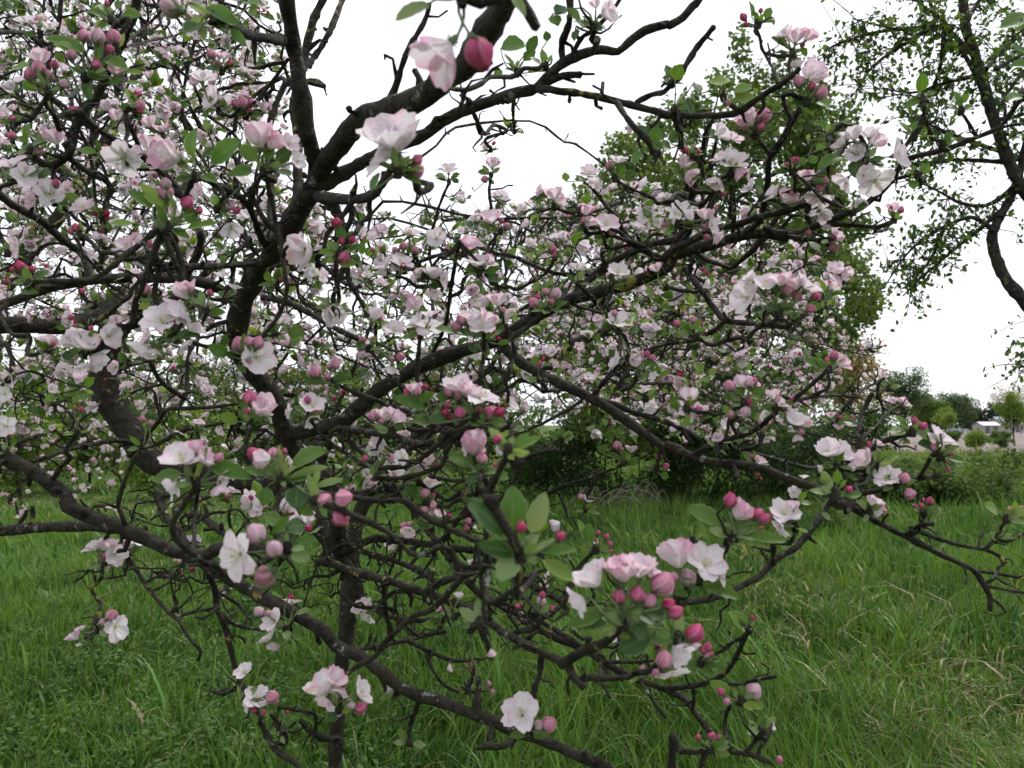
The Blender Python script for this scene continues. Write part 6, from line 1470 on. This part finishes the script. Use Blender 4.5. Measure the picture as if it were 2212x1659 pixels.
    o = link('stalk_mass', tg.mesh('stalk_mass', MP, org), root); o['kind'] = 'stuff'
    emit_elements(root, els, None)
    return root

def build_back_tree(label, seed, tpx, depth, crown, dlo, dhi, n1, n2, n3, size, group, tr=0.05):
    rs = np.random.RandomState(seed)
    b = P(tpx[0][0], 1000, depth); b[2] = float(terrain(b[0], b[1]))
    root = thing('apple_tree', label, 'apple tree', (b[0], b[1], b[2] - 0.02), group)
    org = np.array(root.location)
    tp = np.array([b - [0, 0, .05]] + [P(x, y, depth + 0.06 * i) for i, (x, y) in enumerate(tpx[1:])])
    pr = smooth_path(np.column_stack([tp, np.linspace(1.2, 0.7, len(tp)) * tr]), 0.06)
    acc = Acc(); tube(acc, pr[:, :3], pr[:, 3], 12, 0.06, rs=rs)
    link('trunk', acc.mesh('trunk', MB, org), root)
    nodes = Nodes(); nodes.add(pr[len(pr) * 2 // 5:, :3], pr[len(pr) * 2 // 5:, 3])
    def targets(n):
        px = sample_poly(crown, n, rs); dd = rs.uniform(dlo, dhi, n)
        return np.array([P(x, y, d) for (x, y), d in zip(px, dd)])
    accs = {}
    grow(nodes, targets(n1), 0.030, 0.010, rs, 8, lambda i: accs.setdefault(i, Acc()), 0.10, 0.010, 9)
    for a in accs.values(): link('limb', a.mesh('limb', MB, org), root)
    tw = Acc(); els = []
    g2 = grow(nodes, targets(n2), 0.009, 0.0042, rs, 5, lambda i: tw, 0.13, 0, 6, 0.25)
    g3 = grow(nodes, targets(n3), 0.0042, 0.0022, rs, 3, lambda i: tw, 0.17, 0, 4)
    for tip, dr, pts, rad in g2 + g3:
        if rs.rand() < 0.85: random_cluster(els, None, tip, norm(dr * 0.6 + np.array([0, -0.2, 0.5]) + rs.normal(size=3) * 0.35), rs, 0.9, size * rs.uniform(0.85, 1.1), 0.75)
    o = link('twig_mass', tw.mesh('twig_mass', MB, org), root); o['kind'] = 'stuff'
    emit_elements(root, els, 'far')
    return root

build_front_tree()
build_back_tree('smaller apple tree with tiny white blossom behind the left half of the foreground tree', 21, [(-330, 0), (-300, 1200), (-180, 900), (0, 640), (160, 420), (260, 250)], 4.9,
                [(-120, -80), (620, -80), (660, 200), (560, 420), (760, 560), (760, 860), (560, 900), (420, 860), (250, 1040), (40, 1110), (-120, 1080)], 4.4, 7.0, 40, 350, 1700, 0.037, 'apple trees further back')
build_back_tree('apple tree with small white blossom behind on the right, before the tall green tree', 22, [(752, 0), (756, 1240), (800, 1060), (980, 880), (1200, 760), (1400, 680)], 5.8,
                [(980, 480), (1150, 430), (1300, 430), (1480, 470), (1700, 520), (1800, 600), (1830, 740), (1790, 880), (1640, 960), (1420, 930), (1220, 850), (1040, 720)], 4.6, 7.2, 38, 330, 1600, 0.037, 'apple trees further back')
# ------------------------------------------------------------------ grass, weeds and straw
def build_grass():
    rs = np.random.RandomState(301)
    # tufts in the ground that is in view and a step to either side; fewer and coarser further off
    n = 13500
    u = rs.rand(n)
    y = 2.3 * (47 / 2.3) ** (u ** 1.15)
    x = rs.uniform(-1, 1, n) * (0.74 * y + 0.9)
    nb = 14
    X = np.repeat(x, nb); Y = np.repeat(y, nb); m = len(X)
    sp = 0.035 + 0.010 * Y
    X = X + rs.normal(size=m) * sp; Y = Y + rs.normal(size=m) * sp
    Z = terrain(X, Y)
    f = noise2(X, Y, 3, 1.3); g = noise2(X, Y, 4, 3.1)
    tuft = np.repeat(rs.rand(n), nb)
    H = (0.20 + 0.08 * f + 0.05 * g + 0.09 * tuft ** 3) * rs.uniform(0.5, 1.3, m)
    left = np.clip((-X / (0.2 * Y + 0.5)), 0, 1)
    H *= 1 - 0.25 * left
    H *= 1 + 0.55 * np.clip(noise2(X, Y, 12, 2.2), 0, 1) * (1 - left)
    tall = rs.rand(m) < 0.035; H[tall] *= 1.7
    # worn strip and dry patches on the right
    dry = np.zeros(m)
    for px, py, r in ((1810, 1310, 0.55), (1585, 1190, 0.7), (1700, 1370, 0.35), (2130, 1520, 0.6), (2080, 1640, 0.4), (1660, 1290, 0.35), (1950, 1330, 0.3), (560, 1250, 0.3), (380, 1090, 2.5), (250, 1075, 3.0)):
        q = G(px, py); dry = np.maximum(dry, np.exp(-((X - q[0]) ** 2 + (Y - q[1]) ** 2 * 0.6) / r ** 2))
    straw = rs.rand(m) < 0.025 + 0.30 * dry
    H *= 1 - 0.40 * dry
    H *= 1 + 0.8 * np.clip((Y - 18) / 40, 0, 1)
    W = (0.0024 + 0.00060 * Y) * rs.uniform(0.6, 1.5, m); W[tall] *= 1.2
    broad = rs.rand(m) < 0.06; W[broad] *= 2.0
    ang = rs.uniform(0, 6.28, m); lean = np.abs(rs.normal(size=m)) * 0.42 + 0.12; lean[straw] += 0.7
    wind = noise2(X, Y, 9, 0.9) * 0.25
    dx = np.cos(ang) * lean + wind; dy = np.sin(ang) * lean
    bx, by = -np.sin(ang + rs.normal(size=m) * 0.6), np.cos(ang)
    cols = np.empty((m, 3))
    mixv = np.clip(0.5 + 0.45 * f + 0.35 * g + 0.60 * (tuft - 0.5) + rs.normal(size=m) * 0.18, 0, 1)[:, None]
    cols[:] = np.array([0.022, 0.075, 0.012]) * (1 - mixv) + np.array([0.122, 0.226, 0.036]) * mixv
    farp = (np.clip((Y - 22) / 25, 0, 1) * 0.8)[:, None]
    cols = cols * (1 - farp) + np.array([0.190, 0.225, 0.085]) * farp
    cols[broad] *= [0.9, 1.05, 1.45]
    cols[straw] = np.array([0.33, 0.29, 0.15]) * rs.uniform(0.5, 1.1, (int(straw.sum()), 1))
    segs = np.array([0, 0.42, 0.78, 1.0]); wd = np.array([1.0, 0.85, 0.5])
    V = np.empty((m, 7, 3))
    for i, s in enumerate(segs):
        bend = s ** 2
        px = X + dx * H * bend; py = Y + dy * H * bend
        droop = np.clip(lean - 0.2, 0, 1.2) * 0.45
        pz = Z - 0.01 + H * (s - droop * s ** 3)
        if i < 3:
            V[:, 2 * i] = np.stack([px - bx * W * wd[i], py - by * W * wd[i], pz], 1)
            V[:, 2 * i + 1] = np.stack([px + bx * W * wd[i], py + by * W * wd[i], pz], 1)
        else: V[:, 6] = np.stack([px, py, pz], 1)
    near = Y < 6.0                                   # far blades have one joint less
    bn = (np.arange(m) * 7)[near][:, None]; bf = (np.arange(m) * 7)[~near][:, None]
    T = np.concatenate([bn + q for q in ([0, 1, 3], [0, 3, 2], [2, 3, 5], [2, 5, 4], [4, 5, 6])] + [bf + q for q in ([0, 1, 3], [0, 3, 2], [2, 3, 6])], 0)
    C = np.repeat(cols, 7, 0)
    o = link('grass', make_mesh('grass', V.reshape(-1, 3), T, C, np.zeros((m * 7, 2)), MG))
    o['kind'] = 'stuff'; o['label'] = 'long fresh green meadow grass with pale dry patches'; o['category'] = 'grass'
    # broad-leaved weeds among the grass, thick at the lower left
    acc = Acc()
    pl = []
    for k in range(330):
        px = rs.uniform(-60, 900) if rs.rand() < 0.72 else rs.uniform(900, 2230); py = rs.uniform(1330, 1720) if px < 900 else rs.uniform(1200, 1700)
        q = G(px, py); pl.append((q[0], q[1], q[2] + rs.uniform(0.05, 0.16), 0.09, 0.09, 0.07))
    leaf_cloud(acc, pl, 24, 0.034, [(0.045, 0.105, 0.026), (0.075, 0.150, 0.036), (0.100, 0.180, 0.050)], rs, 1.4, 1.5, 0.2)
    o = link('ground_weeds', acc.mesh('ground_weeds', MF, smooth=False)); o['kind'] = 'stuff'; o['label'] = 'low broad leaved weeds among the grass, thickest at lower left'; o['category'] = 'weeds'
build_grass()
